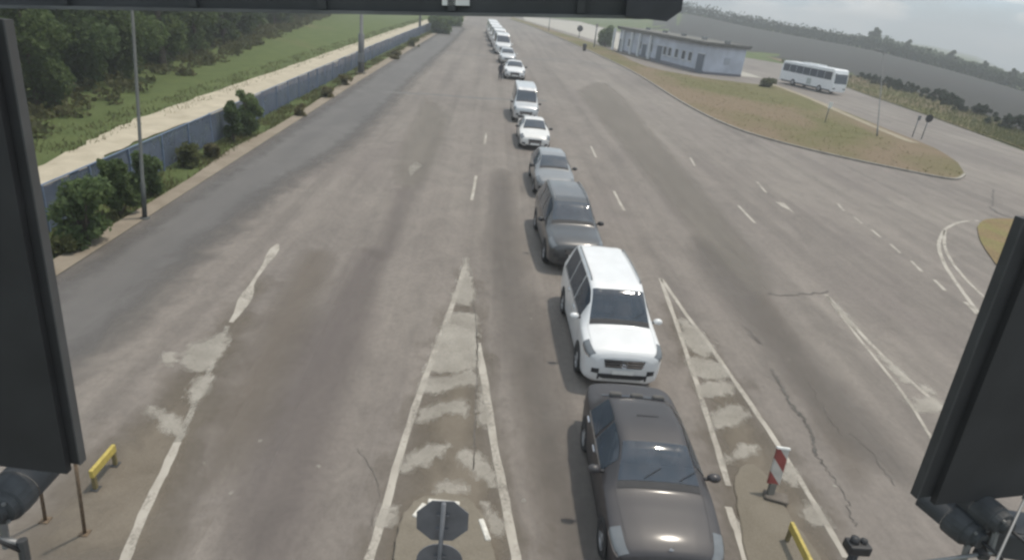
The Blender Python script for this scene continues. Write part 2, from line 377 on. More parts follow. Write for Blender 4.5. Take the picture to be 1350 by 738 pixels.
# dusty ground round the booths' islands
softsheet('dust_patch', pxs((345, 365), (255, 480), (140, 585), (40, 690), (0, 740), (200, 738), (262, 580), (310, 455)), SOILP, .005, road, w=.7)
softsheet('dust_patch', pxs((880, 400), (905, 470), (935, 560), (958, 660), (990, 760), (1120, 760), (1030, 600), (955, 490), (900, 420)), SOILP, .005, road, w=.7)
softsheet('dust_patch', pxs((616, 360), (570, 490), (520, 640), (490, 760), (690, 760), (650, 590), (632, 460)), SOILP, .005, road, w=.7)
def m_wear(name, col, top):
    g = NT(name); c = g.ramp(g.noise(g.map((1, .2, 1)), 1.2, 6, .65), [(.3, tuple(a*.85 for a in col)), (.7, tuple(a*1.15 for a in col))]); gr = g.noise(g.map((1, 1, 1)), 42, 3, .7)
    c = g.mix(.6, c, g.ramp(gr, [(.25, .78), (.75, 1.2)]), 'MULTIPLY'); m = g.out(c, .75, gr, .35, .01); g.worn(g.fade(.4, .8, .5, top)); return m
WEAR_P = m_wear('purplish_rubber_wear', (.145, .124, .119), .4); WEAR_G = m_wear('grey_rubber_wear', (.140, .126, .115), .4); WEAR_L = m_wear('pale_polished_asphalt', (.205, .185, .160), .45); WEAR_B = m_wear('brown_dusty_wear', (.172, .145, .120), .5)
for m_q, px in ((WEAR_P, ((470, 330), (380, 470), (320, 600), (300, 740), (400, 740), (450, 560), (490, 430), (505, 330))), (WEAR_P, ((520, 250), (500, 330), (520, 330), (540, 250))), (WEAR_G, ((640, 330), (665, 460), (700, 600), (735, 745), (790, 745), (760, 600), (735, 480), (690, 330), (672, 230), (650, 230))),
                (WEAR_G, ((905, 330), (985, 440), (1080, 560), (1190, 640), (1200, 600), (1080, 470), (970, 350), (920, 310))), (WEAR_L, ((760, 120), (850, 230), (960, 360), (1010, 360), (900, 220), (800, 110))), (WEAR_L, ((560, 130), (520, 220), (560, 240), (590, 150))), (WEAR_B, ((400, 330), (320, 470), (250, 640), (330, 600), (390, 470), (440, 340))), (WEAR_B, ((985, 400), (1060, 520), (1120, 640), (1140, 600), (1080, 500), (1010, 390))), (WEAR_B, ((700, 470), (730, 600), (760, 745), (730, 745), (700, 600), (680, 480)))):
    softsheet('lane_wear', pxs(*px), m_q, .0015, road, w=.55, n=3)

# ------------------------------------------------------------------ painted markings (on the road)
def line(px, wid, m=PAINT, z=.009, n=5, name='painted_line', jit=.012):
    return strip(name, smooth_line(pxs(*px), n), wid, m, z, road, jit)
# centre hatch before the middle island
line([(614, 350), (590, 420), (560, 500), (527, 600), (505, 680), (484, 745)], .15)
line([(630, 452), (640, 510), (652, 590), (666, 660), (682, 745)], .17)
softsheet('hatch_marking', pxs((615, 341), (603, 378), (597, 398), (624, 400), (621, 372)), BLOT, .010, road, w=.16, n=3)
softsheet('hatch_marking', pxs((593, 414), (576, 452), (606, 448), (627, 452), (626, 416)), BLOT, .010, road, w=.16, n=3)
softsheet('hatch_marking', pxs((590, 425), (565, 482), (563, 490), (622, 488), (628, 470), (626, 440)), BLOT, .011, road, w=.16, n=3)
for bar in ([(558, 502), (553, 518), (585, 514), (612, 506), (628, 506), (627, 492), (600, 494)],
            [(553, 545), (548, 556), (575, 550), (597, 542), (612, 547), (613, 530), (598, 528), (575, 535)],
            [(541, 600), (530, 622), (556, 612), (580, 600), (590, 590), (575, 586)],
            [(604, 598), (612, 612), (630, 625), (650, 640), (652, 622), (635, 604), (615, 592)],
            [(633, 510), (645, 560), (638, 562), (630, 540)],
            [(637, 675), (648, 700), (660, 706), (664, 690), (650, 678), (640, 668)],
            [(505, 668), (498, 690), (516, 688), (522, 670)],
            [(575, 640), (585, 650), (608, 652), (612, 642), (595, 636)]):
    softsheet('hatch_marking', pxs(*bar), BLOT, .010, road, w=.16, n=3)
# right hatch round the striped delineator
line([(870, 367), (893, 430), (918, 505), (945, 590), (960, 640)], .13); line([(960, 668), (972, 700), (986, 745)], .15)
line([(872, 368), (905, 415), (935, 455), (975, 512), (1020, 578), (1065, 650), (1115, 735)], .13)
for bar in ([(895, 420), (905, 455), (930, 470), (940, 458), (915, 430)], [(908, 470), (915, 495), (958, 498), (950, 480)], [(918, 508), (925, 522), (960, 518), (968, 508), (945, 502)],
            [(940, 550), (945, 565), (975, 555), (985, 545), (965, 535)], [(955, 610), (985, 600), (995, 588), (975, 590)], [(1030, 625), (1048, 640), (1050, 622), (1035, 612)],
            [(1052, 672), (1075, 690), (1092, 688), (1070, 665)], [(975, 690), (985, 702), (992, 690)]):
    softsheet('hatch_marking', pxs(*bar), BLOT, .010, road, w=.16, n=3)
# further right hatch
line([(1088, 388), (1110, 412), (1140, 445), (1180, 485), (1215, 515), (1247, 543)], .14)
line([(1090, 390), (1118, 428), (1150, 468), (1180, 505), (1205, 540), (1236, 592)], .10)
for bar in ([(1090, 391), (1112, 420), (1130, 436), (1112, 410)], [(1198, 530), (1210, 543), (1246, 542), (1232, 525)], [(1214, 510), (1222, 518), (1232, 518), (1222, 508)], [(1160, 470), (1185, 500), (1200, 502), (1172, 476)]):
    softsheet('hatch_marking', pxs(*bar), BLOT, .010, road, w=.16, n=3)
# left hatch, mostly worn away
line([(366, 322), (350, 348), (332, 376), (318, 405), (304, 425)], [.10, .30, .30, .12, .12, .1, .12, .3, .34, .3, .2, .14, .12], n=3)
line([(300, 430), (285, 470), (262, 520), (245, 560), (234, 583)], .12, FAINT)
line([(234, 583), (215, 625), (195, 665), (163, 742)], .16)
for bar in ([(250, 455), (240, 478), (268, 490), (290, 470), (298, 440), (275, 448)], [(262, 495), (250, 522), (262, 528), (278, 500)], [(195, 538), (210, 555), (232, 573), (240, 565), (222, 548)], [(212, 472), (222, 482), (232, 472), (222, 466)]):
    softsheet('hatch_marking', pxs(*bar), BLOT, .010, road, w=.16, n=3)
# lane dashes
for a, b in (((641, 176), (639, 190)), ((628, 232), (622, 264)), ((779, 193), (786, 208)), ((809, 252), (823, 278)), ((910, 208), (916, 219)), ((973, 271), (995, 294)),
             ((998, 240), (1010, 254)), ((1104, 268), (1112, 278)), ((1126, 286), (1137, 295)), ((1149, 303), (1161, 313)), ((1174, 322), (1187, 334)), ((1201, 344), (1215, 358)), ((1232, 369), (1246, 383)), ((1272, 398), (1288, 414))):
    line([a, b], .14, PAINT, n=3, name='lane_dash')
sheet('painted_arrow', pxs((1022, 266), (1034, 268), (1048, 282), (1042, 278), (1030, 272)), PAINT, .009, road)
sheet('painted_arrow', pxs((538, 222), (548, 213), (557, 218), (549, 225), (541, 234)), FAINT, .009, road)
line([(1290, 291), (1266, 293), (1248, 301), (1240, 313), (1238, 327), (1245, 348), (1262, 375), (1282, 402), (1302, 427)], .16)
line([(1246, 304), (1245, 322), (1253, 342), (1273, 368), (1310, 404)], .14)
for p in ((548, 321), (515, 467), (343, 581), (420, 615), (270, 610), (945, 452), (1040, 474), (1076, 263), (305, 650), (690, 660), (480, 560), (700, 420), (1100, 640), (1010, 395), (905, 250)):
    q = G(*p); s_ = random.uniform(.03, .06)
    sheet('paint_fleck', [(q.x+s_*random.uniform(.6, 1.2)*math.cos(t), q.y+s_*random.uniform(.6, 1.2)*math.sin(t)) for t in np.arange(0, 6.2, .9)], FAINT, .008, road)
# cracks, and dark bands across the far road
def crack(px, wid, n=9, j=.07, z=.012):
    P = smooth_line(pxs(*px), n); P = [p + Vector((random.uniform(-j, j), random.uniform(-j, j), 0)) for p in P]
    strip('crack', P, [random.uniform(.4, 1.4)*wid for _ in P], TAR, z, road)
crack([(1018, 487), (1030, 510), (1045, 535), (1062, 556), (1070, 575), (1074, 598)], .075, n=12, j=.05)
crack([(1074, 598), (1095, 625), (1115, 660), (1130, 695)], .025)
crack([(1062, 500), (1090, 545), (1110, 575)], .02)
crack([(624, 395), (629, 450), (627, 530), (624, 620)], .025, j=.02)
crack([(470, 590), (500, 640), (486, 700)], .010, j=.03); crack([(980, 430), (1003, 452), (985, 440)], .04)
crack([(1010, 387), (1040, 389), (1095, 385)], .06); crack([(1180, 640), (1150, 600), (1120, 570)], .02)
crack([(1309, 250), (1309, 262), (1308, 272)], .10, j=.04); crack([(1303, 272), (1318, 282), (1336, 287)], .16, j=.05)
for px in ([(470, 120), (560, 124), (640, 130), (720, 133)], [(575, 70), (660, 75), (740, 82), (800, 90)], [(700, 78), (760, 80), (850, 98)]):
    strip('cross_band', smooth_line(pxs(*px), 6), .75, mat('dark_band', (.135, .130, .125), .8, scale=.8, noise=.2), .006, road, .18)  # ragged strips of darker grey running across the lanes

# ------------------------------------------------------------------ left side: shoulder, dirt track
vv = [(LX-.02, y) for y in (-10, 5, 12, 18, 25, 33, 45, 60)] + [(-11.4, 90), (-11.1, 120), (-10.3, 170), (-9, 300)]
ww = [(-12.45 + .18*math.sin(y*1.7), y) for y in (300, 240, 200, 160, 120, 90, 70, 55, 45, 38, 32, 27, 23, 19, 15, 11, 5, -10)]
tag(sheet('shoulder', vv+[(a if y < 150 else a+3.0*(y-150)/150+.9, y) for a, y in ww], SHOULDER, .012), kind='structure')
tr_in = [(-16.2, -10), (-16.5, 15)] + [(p.x, p.y) for p in pxs((40, 256), (110, 222), (180, 187), (290, 147), (400, 106), (500, 63))] + [(-15.2, 170), (-14.2, 300)]
tr_out = [(-18.0, -10), (-18.2, 15)] + [(p.x, p.y) for p in pxs((40, 224), (110, 190), (180, 157), (290, 118), (400, 81), (500, 46))] + [(-18.2, 180), (-16.5, 300)]
def rag(P, a): return [(p.x+random.uniform(-a, a), p.y) for p in smooth_line(P, 8)]
tag(sheet('dirt_track', rag(tr_in, .14)+rag(tr_out, .16)[::-1], DIRT, .0), kind='structure')

# ------------------------------------------------------------------ right side: grass island with kerb, yard paving
kerb_px = [(672, 26), (700, 35), (760, 60), (830, 93), (900, 136), (960, 166), (1020, 186), (1100, 206), (1180, 223), (1240, 235), (1262, 237), (1271, 231)]
top_px = [(1262, 216), (1230, 196), (1170, 172), (1100, 143), (1050, 124), (1020, 114), (995, 112), (925, 103), (850, 88), (812, 70), (780, 57), (740, 44), (700, 31), (676, 23)]
kl = smooth_line(pxs(*kerb_px), 5); tl = smooth_line(pxs(*top_px), 3)
isl = tag(sheet('grass_island', [(p.x, p.y) for p in kl]+[(p.x, p.y) for p in tl], DRYG, .11), kind='structure')
kb = MB()
for i in range(len(kl)-1):
    a, b = kl[i], kl[i+1]; d = (b-a).normalized(); nn = Vector((-d.y, d.x, 0))*.09
    kb.add([a-nn, b-nn, b+nn, a+nn, a-nn+Vector((0, 0, .13)), b-nn+Vector((0, 0, .13)), b+nn+Vector((0, 0, .13)), a+nn+Vector((0, 0, .13))], [(0, 1, 5, 4), (4, 5, 6, 7), (2, 3, 7, 6)])
kb.build('kerb', KERB, isl)
strip('worn_path', smooth_line(pxs((1005, 108), (1060, 128), (1110, 150), (1160, 172), (1205, 190)), 5), 1.0, m_soil('path_soil', (.25, .22, .16), (.33, .29, .22)), .125, isl, .15)
yard = tag(sheet('yard', [(12, 300)]+[(p.x+.6, p.y+1.0) for p in pxs((690, 27), (740, 41), (790, 56), (812, 66))]+[(34.5, 109), (46, 111), (46.6, 190), (40, 320)], YARD, .016), kind='structure')
rv = [(p.x, p.y) for p in smooth_line(pxs((1030, 82), (1090, 105), (1150, 127), (1218, 150), (1285, 174), (1352, 198), (1500, 262)), 6)]
rv2 = [(d0(a)*math.sin(rad(a))+1, d0(a)*math.cos(rad(a))+1) for a in np.arange(56, 20, -1.5)]
tag(sheet('grass_verge', rv+rv2, DRYG, .03), kind='structure')
sp = tag(sheet('soil_island', [(p.x, p.y) for p in smooth_line(pxs((1288, 300), (1292, 318), (1306, 340), (1318, 352), (1345, 350), (1360, 300), (1340, 290), (1300, 290), (1288, 300)), 4)][:-1], m_grass('yellow_soil', ((.20, .155, .085), (.26, .19, .105)), (.22, .21, .085), .42, .6, .5), .05), kind='structure')
# islands at the booths, low and crumbling
def island(px, z, name='traffic_island'):
    P = smooth_line(pxs(*px), 4)[:-1]; P = [(p.x+random.uniform(-.03, .03), p.y+random.uniform(-.03, .03)) for p in P]
    o = MB().prism(P[::-1] if False else P, -.02, z).build(name, CONC); bevel(o, .03); return tag(o, kind='structure')
MIDISL = island([(520, 760), (522, 715), (532, 682), (552, 662), (585, 654), (618, 662), (638, 688), (648, 722), (650, 762), (585, 770), (520, 760)], .10)
for pa, pb in (((546, 681), (560, 664)), ((564, 660), (606, 664)), ((634, 684), (644, 712))):
    a, b = G(pa[0], pa[1], .1), G(pb[0], pb[1], .1); c = (a+b)/2; kb_ = MB().box((c.x, c.y, .075), ((b-a).length, .10, .10), math.atan2(b.y-a.y, b.x-a.x)).build('kerb_block', mat('white_kerb', (.55, .53, .48), .8, scale=9, noise=.25), MIDISL); bevel(kb_, .02)
island([(990, 770), (980, 715), (972, 668), (968, 630), (982, 612), (1002, 618), (1022, 645), (1048, 690), (1085, 750), (1040, 775), (990, 770)], .035)

# ================================================================== vehicles
def pchip(X, Y):
    X = np.array(X, float); Y = np.array(Y, float); h = np.diff(X); dl = np.diff(Y)/h; d = np.zeros(len(X))
    for i in range(1, len(X)-1):
        if dl[i-1]*dl[i] > 0:
            w1 = 2*h[i]+h[i-1]; w2 = h[i]+2*h[i-1]; d[i] = (w1+w2)/(w1/dl[i-1]+w2/dl[i])
    d[0] = dl[0]; d[-1] = dl[-1]
    def ev(x):
        x = min(max(x, X[0]), X[-1]); i = min(int(np.searchsorted(X, x, 'right'))-1, len(h)-1); t = (x-X[i])/h[i]
        return float((2*t**3-3*t*t+1)*Y[i]+(t**3-2*t*t+t)*h[i]*d[i]+(-2*t**3+3*t*t)*Y[i+1]+(t**3-t*t)*h[i]*d[i+1])
    return ev
class Shell:
    # stations: (x back from the nose, z_bottom, z_belt, z_top, half width low, at the belt, at the top)
    def __init__(s, st):
        s.st = st; X = [a[0] for a in st]; s.L = X[-1]; s.c = [pchip(X, [a[k] for a in st]) for k in range(1, 7)]
    def sec(s, x):
        zb, zl, zt, wb, wl, wt = (c(x) for c in s.c); wm = max(wb, wl)+.008
        return [(wb*.80, zb), (wb*.985, zb+.09), (wm, zb+(zl-zb)*.55), (wl, zl), (wt, zt-.045), (wt*.58, zt-.010), (0, zt)]
    def S(s, x, t, side=1):
        P = s.sec(x); i = min(int(t), 5); u = t-i
        a, b, c, d = P[max(i-1, 0)], P[i], P[i+1], (P[i+2] if i+2 < 7 else (-P[5][0], P[5][1]))
        k = .55
        def cr(q):
            m1 = (c[q]-a[q])*k*.5; m2 = (d[q]-b[q])*k*.5
            return (2*u**3-3*u*u+1)*b[q]+(u**3-2*u*u+u)*m1+(-2*u**3+3*u*u)*c[q]+(u**3-u*u)*m2
        return Vector((-x, side*cr(0), cr(1)))
    def body(s, holes=None):
        xs = sorted(set([round(a[0], 4) for a in s.st] + [round(s.st[i][0]+(s.st[i+1][0]-s.st[i][0])*k/8, 4) for i in range(len(s.st)-1) for k in range(1, 8)]))
        if holes: xs = sorted(set(xs) | {round(q, 4) for h in holes for q in h[:2]})
        ts = [0, .5, 1, 1.33, 1.66, 2, 2.33, 2.66, 3, 3.10, 3.4, 3.7, 3.9, 4, 4.12, 4.4, 4.7, 5, 5.5, 6]
        mb = MB(); N = 2*len(ts)-1
        for x in xs: mb.v += [tuple(s.S(x, t, 1)) for t in ts] + [tuple(s.S(x, t, -1)) for t in ts[-2::-1]]
        for i in range(len(xs)-1):
            for j in range(N-1):
                jj = j if j < len(ts)-1 else N-2-j; xm = (xs[i]+xs[i+1])/2; tm = (ts[jj]+ts[jj+1])/2
                if holes and any(h[0] < xm < h[1] and h[2] < tm < h[3] for h in holes): continue
                mb.f.append((i*N+j, (i+1)*N+j, (i+1)*N+j+1, i*N+j+1))
            mb.f.append((i*N+N-1, (i+1)*N+N-1, (i+1)*N, i*N))
        mb.f.append(tuple(range(N))); k = (len(xs)-1)*N; mb.f.append(tuple(k+i for i in range(N))[::-1]); return mb
    def patch(s, x0, x1, t0, t1, side=1, nx=8, ntt=5, off=.009, both=False, slant=0):
        mb = MB(); V = []
        xs = np.linspace(x0, x1, nx)
        cols = [(t, 1) for t in np.linspace(t0, t1, ntt)]
        if both: cols = [(t, 1) for t in np.linspace(t0, 6, ntt)] + [(t, -1) for t in np.linspace(6, t0, ntt)[1:]]
        elif side < 0: cols = [(t, -1) for t in np.linspace(t0, t1, ntt)]
        for x in xs:
            for k, (t, sd) in enumerate(cols):
                xx = x + slant*(t-t0)/max(1e-6, (t1-t0)) if not both else x
                p = s.S(xx, t, sd); a = s.S(xx+.01, t, sd)-s.S(xx-.01, t, sd); b = s.S(xx, min(6, t+.02), sd)-s.S(xx, max(0, t-.02), sd)
                nrm = a.cross(b) if sd < 0 else b.cross(a)
                if t >= 5.99: nrm = Vector((0, 0, 1)) if abs(a.z) < 1e-5 else Vector((a.z, 0, -a.x))*(1 if a.x < 0 else -1)
                nrm.normalize(); c = Vector((p.x, 0, .75)) 
                if nrm.dot(p-c) < 0: nrm = -nrm
                V.append(p+nrm*off)
        m = len(cols); mb.v = [tuple(q) for q in V]
        for i in range(len(xs)-1):
            for j in range(m-1): mb.f.append((i*m+j, i*m+j+1, (i+1)*m+j+1, (i+1)*m+j))
        return mb
    def front(s, y, z):
        for x in np.linspace(0, .9, 91):
            P = [s.S(x, t) for t in np.linspace(0, 6, 25)]; zs = [p.z for p in P]
            if z > max(zs) or z < min(zs): continue
            wid = np.interp(z, zs, [p.y for p in P])
            if abs(y) <= wid: return x
        return .3
    def fpatch(s, y0, y1, z0, z1, ny=7, nz=3, off=.008, taper=0):
        mb = MB()
        for z in np.linspace(z0, z1, nz):
            for y in np.linspace(y0, y1, ny):
                yy = y*(1-taper*(z1-z)/max(1e-6, z1-z0)); mb.v.append((-s.front(yy, z)+off, yy, z))
        for i in range(nz-1):
            for j in range(ny-1): mb.f.append((i*ny+j, i*ny+j+1, (i+1)*ny+j+1, (i+1)*ny+j))
        return mb
def star(r, th=.012):
    mb = MB()
    for k in range(3):
        a = rad(90+120*k); u = (math.cos(a), math.sin(a)); l = (-u[1], u[0])
        mb.add([(0, l[0]*r*.16, l[1]*r*.16), (0, u[0]*r, u[1]*r), (0, -l[0]*r*.16, -l[1]*r*.16), (th, 0, 0)], [(0, 1, 3), (1, 2, 3), (2, 0, 3)])
    n = 16
    for i in range(n):
        a, b = 2*math.pi*i/n, 2*math.pi*(i+1)/n
        mb.add([(0, r*math.cos(a), r*math.sin(a)), (0, r*math.cos(b), r*math.sin(b)), (.006, 1.14*r*math.cos(b), 1.14*r*math.sin(b)), (.006, 1.14*r*math.cos(a), 1.14*r*math.sin(a))], [(0, 1, 2, 3)])
    return mb
SEDAN = [(0, .30, .56, .66, .56, .60, .46), (.05, .24, .62, .73, .70, .73, .56), (.18, .20, .68, .79, .80, .83, .62), (.5, .18, .76, .87, .87, .875, .66), (1.0, .18, .83, .94, .895, .895, .70), (1.45, .18, .885, 1.0, .90, .90, .715),
         (1.62, .18, .90, 1.06, .90, .90, .705), (2.30, .18, .93, 1.40, .905, .90, .575), (2.75, .18, .94, 1.445, .905, .90, .585), (3.3, .18, .945, 1.41, .905, .895, .565), (3.62, .18, .95, 1.34, .90, .89, .56), (4.12, .19, .955, 1.085, .89, .87, .66), (4.42, .21, .94, 1.05, .86, .84, .68), (4.6, .25, .90, 1.02, .80, .79, .66), (4.68, .35, .80, .90, .70, .70, .58)]
SEDAN = [((x*.74 if x <= 1.62 else x-.421),)+t for x, *t in SEDAN for t in [tuple(t)]]
SUV = [(0, .36, .72, .86, .60, .66, .50), (.06, .27, .79, .93, .76, .79, .62), (.2, .23, .86, 1.0, .88, .90, .70), (.5, .22, .92, 1.07, .935, .935, .755), (.95, .22, .97, 1.12, .95, .945, .775), (1.18, .22, 1.0, 1.16, .95, .945, .775),
       (1.32, .22, 1.02, 1.24, .95, .945, .76), (1.98, .22, 1.06, 1.69, .955, .945, .655), (2.4, .22, 1.07, 1.765, .955, .945, .67), (3.3, .22, 1.08, 1.775, .955, .94, .67), (4.2, .22, 1.09, 1.74, .95, .93, .645), (4.62, .24, 1.09, 1.62, .93, .91, .60), (4.86, .28, 1.04, 1.24, .89, .86, .66), (4.95, .36, .92, 1.02, .80, .78, .62)]
MPV = [(0, .36, .80, .92, .62, .68, .52), (.05, .27, .88, 1.0, .78, .81, .64), (.16, .23, .95, 1.07, .89, .91, .72), (.4, .22, 1.0, 1.13, .94, .94, .77), (.75, .22, 1.04, 1.18, .955, .95, .79), (.92, .22, 1.06, 1.21, .955, .95, .79),
       (1.04, .22, 1.08, 1.29, .955, .95, .775), (1.72, .22, 1.12, 1.80, .96, .95, .675), (2.1, .22, 1.13, 1.885, .96, .95, .69), (3.1, .22, 1.14, 1.90, .96, .945, .69), (4.2, .22, 1.15, 1.87, .955, .935, .67), (4.7, .24, 1.15, 1.76, .94, .92, .63), (4.95, .28, 1.10, 1.34, .90, .87, .68), (5.05, .36, .96, 1.08, .82, .79, .64)]
VAN = [(0, .38, .86, 1.02, .68, .72, .58), (.06, .30, .95, 1.12, .84, .86, .70), (.25, .26, 1.04, 1.22, .95, .95, .78), (.7, .25, 1.12, 1.34, .98, .97, .82), (1.0, .25, 1.18, 1.46, .985, .975, .82), (1.65, .25, 1.22, 2.16, .99, .98, .76), (2.1, .25, 1.22, 2.36, .99, .98, .78), (3.5, .25, 1.22, 2.40, .99, .98, .79), (5.4, .25, 1.22, 2.38, .99, .97, .78), (5.75, .28, 1.2, 2.28, .96, .95, .75), (5.85, .34, 1.1, 2.1, .90, .9, .70)]
HATCH = [(0, .30, .60, .70, .56, .60, .46), (.05, .24, .66, .78, .70, .74, .58), (.2, .2, .73, .86, .82, .84, .64), (.6, .18, .82, .95, .88, .88, .69), (1.05, .18, .89, 1.03, .89, .89, .70), (1.2, .18, .91, 1.10, .89, .89, .69), (1.9, .18, .95, 1.46, .895, .89, .58), (2.4, .18, .97, 1.52, .895, .89, .59), (3.2, .18, .98, 1.49, .89, .88, .57), (3.75, .19, .98, 1.38, .87, .86, .54), (4.1, .22, .95, 1.10, .83, .81, .60), (4.22, .32, .85, .95, .74, .72, .54)]
KIND = {   # windscreen x0,x1 | rear glass | side panes | axle x | wheel r | rails
 'sedan': dict(st=SEDAN, ws=(1.239, 1.849), rw=(3.239, 3.659), sw=[(1.559, 2.359), (2.439, 3.199)], ax=(.72, 3.30), wr=.33, rails=False),
 'suv': dict(st=SUV, ws=(1.36, 1.96), rw=(4.64, 4.84), sw=[(1.68, 2.55), (2.63, 3.5), (3.58, 4.4)], ax=(.88, 3.82), wr=.37, rails=True),
 'mpv': dict(st=MPV, ws=(1.08, 1.70), rw=(4.72, 4.92), sw=[(1.42, 2.35), (2.43, 3.35), (3.43, 4.45)], ax=(.86, 3.92), wr=.36, rails=True),
 'van': dict(st=VAN, ws=(1.04, 1.66), rw=(5.76, 5.84), sw=[(1.4, 2.4), (2.6, 3.7), (3.9, 5.2)], ax=(.95, 4.75), wr=.35, rails=False),
 'hatch': dict(st=HATCH, ws=(1.24, 1.87), rw=(3.78, 4.08), sw=[(1.6, 2.35), (2.43, 3.2), (3.28, 3.68)], ax=(.80, 3.42), wr=.32, rails=False)}
def wheel(root, x, y, r, side):
    mb = MB(); wd = .22; s_ = side
    mb.lathe([(r*.62, -wd/2), (r*.9, -wd/2), (r, -wd/2+.04), (r, wd/2-.04), (r*.93, wd/2), (r*.66, wd/2-.01)], 'Y', 22)
    mb.v = [(a, b*s_, c) for a, b, c in mb.v]
    o = mb.build('wheel', RUBBER, root, True); o.location = (x, y, r)
    q = MB(); q.lathe([(r*.68, wd/2-.012), (r*.60, wd/2-.02), (r*.56, wd/2-.09)], 'Y', 20)
    for k in range(5):
        a = 2*math.pi*k/5; M = Matrix.Rotation(a, 3, 'Y'); q.box(M @ Vector((r*.34, wd/2-.035, 0)), (r*.62, .03, r*.15), M=M)
    q.lathe([(0, wd/2-.01), (r*.13, wd/2-.01), (r*.15, wd/2-.05)], 'Y', 10)
    q.v = [(a, b*s_, c) for a, b, c in q.v]; q.build('rim', RIMM, o)
    d = MB(); d.lathe([(0.001, .0), (r*.58, .0)], 'Y', 16); d.v = [(a, (b+.02)*s_, c) for a, b, c in d.v]; d.build('brake_disc', DSTEEL, o)
def car(name, kind, px, paint, label, cat, group, head=0, scale=1.0, detail=2, loc=None, ragtop=None):
    K = KIND[kind]; sh = Shell(K['st']); p = G(*px) if loc is None else Vector(loc)
    root = empty(name, (p.x, p.y, .012), rad(-90+head)); root.scale = (scale,)*3 if isinstance(scale, (int, float)) else scale; tag(root, label, cat, group)
    holes = [(K['ws'][0], K['ws'][1], 4.12, 6.1)]+[(a, c, 3.1, 3.9) for a, c in K['sw']] if detail > 1 else None
    GL = CLEAR if detail > 1 else GLASS
    b = sh.body(holes).build('body', paint, root, True)
    if detail > 1:                       # cabin seen through the glass
        x_ = K['ws'][0]; zz = sh.sec(x_)[3][1]; hw = sh.sec(x_+.5)[3][0]-.08
        bevel(MB().box((-(x_+.30), 0, zz-.08), (.55, 2*hw, .30)).build('dashboard', INT, root), .06)
        MB().box((-(x_+1.6), 0, .45), (2.9, 2*hw, .06)).build('cabin_floor', INT, root)
        MB().lathe([(.17, -.012), (.185, 0), (.17, .012)], 'X', 16).build('steering_wheel', BLK, root).matrix_local = Matrix.Translation((-(x_+.66), .36, zz+.06)) @ Matrix.Rotation(rad(25), 4, 'Y')
        for xx, ys in ((x_+1.05, (.36, -.36)), (x_+1.95, (.42, 0, -.42))):
            for y_ in ys:
                q_ = bevel(MB().box((-(xx+.12), y_, zz-.12), (.16, .46, .72), M=Matrix.Rotation(rad(-12), 3, 'Y')).build('seat', SEATM, root), .06)
                bevel(MB().box((-(xx+.22), y_, zz+.32), (.10, .25, .18)).build('headrest', SEATM, q_), .04)
                MB().box((-(xx-.18), y_, zz-.42), (.5, .46, .14)).build('seat_cushion', SEATM, root)
    try: b.data.set_sharp_from_angle(angle=rad(38))
    except Exception: pass
    T0 = 4.12
    sh.patch(K['ws'][0], K['ws'][1], T0, 6, both=True, nx=12, ntt=14).build('windscreen', GL, root, True)
    sh.patch(K['ws'][0]-.11, K['ws'][0]-.005, T0, 6, both=True, nx=5, ntt=14, off=.008).build('cowl', INT, root, True)
    sh.patch(K['rw'][0], K['rw'][1], T0, 6, both=True, nx=12, ntt=14, off=.012).build('rear_window', GLASS, root, True)
    for a, c in K['sw']:
        for sd in (1, -1): sh.patch(a, c, 3.10, 3.90, sd, 6, 4).build('side_window', GL, root, True)
    for sd in (1, -1):
        hl = sh.patch(.06, .46 if kind != 'van' else .36, 2.75, 3.75, sd, 6, 5, .008)
        # a swept-back lamp: narrow towards the rear
        hl.build('headlight', LAMPG, root, True)
        if detail > 1: sh.patch(.07, .44, 2.72, 2.86, sd, 6, 2, .012).build('daytime_light', CHROME, root, True)
        z_ = sh.sec(K['ws'][0]+.2)[3][1]; yy = sh.sec(K['ws'][0]+.2)[3][0]
        mb = MB(); mb.lathe([(.001, -.07), (.055, -.065), (.085, -.02), (.09, .03), (.07, .05), (.001, .05)], 'X', 10); mb.v = [(-a_, b_*1.35, c_*.85) for a_, b_, c_ in mb.v]
        o = mb.build('mirror', paint if ragtop is None else ragtop, root, True); o.location = (-(K['ws'][0]+.28), sd*(yy+.13), z_+.09)
        MB().box((-(K['ws'][0]+.28), sd*(yy+.03), z_+.06), (.05, .14, .03)).build('mirror_arm', BLK, root)
        for ax in K['ax']:
            r = K['wr']; ww_ = sh.sec(ax)[2][0]
            wheel(root, -ax, sd*(ww_-.095), r, sd)
            ar = MB(); n = 14
            for i in range(n+1):
                a = math.pi*i/n*1.16-.08*math.pi
                for rr_, o_ in ((r*.4, .002), (r+.055, .004)):
                    zz = r+rr_*math.sin(a); ar.v.append((-ax+rr_*math.cos(a), sd*(ww_+o_), zz))
            for i in range(n): ar.f.append((2*i, 2*i+1, 2*i+3, 2*i+2))
            ar.build('wheel_arch', INT, root)
        sh.patch(.25, sh.L-.2, .75, 1.15, sd, 20, 3, .006).build('sill', INT, root, True)
        if detail > 1:
            for a, c in zip(K['sw'][:-1], K['sw'][1:]): sh.patch((a[1]+c[0])/2-.006, (a[1]+c[0])/2+.006, 1.2, 3.05, sd, 2, 8, .004).build('door_seam', INT, root)
            sh.patch(K['sw'][0][0]-.22, K['sw'][0][0]-.208, 1.2, 3.0, sd, 2, 8, .004).build('door_seam', INT, root)
            for a in K['sw'][:2]:
                h = sh.S(a[1]-.12, 2.72, sd); MB().box(h+Vector((0, sd*.012, 0)), (.2, .03, .028)).build('door_handle', CHROME if ragtop is None else CHROME, root)
            sh.patch(K['sw'][0][0]-.03, K['sw'][-1][1]+.03, 3.02, 3.075, sd, 16, 2, .011).build('window_trim', CHROME, root, True)
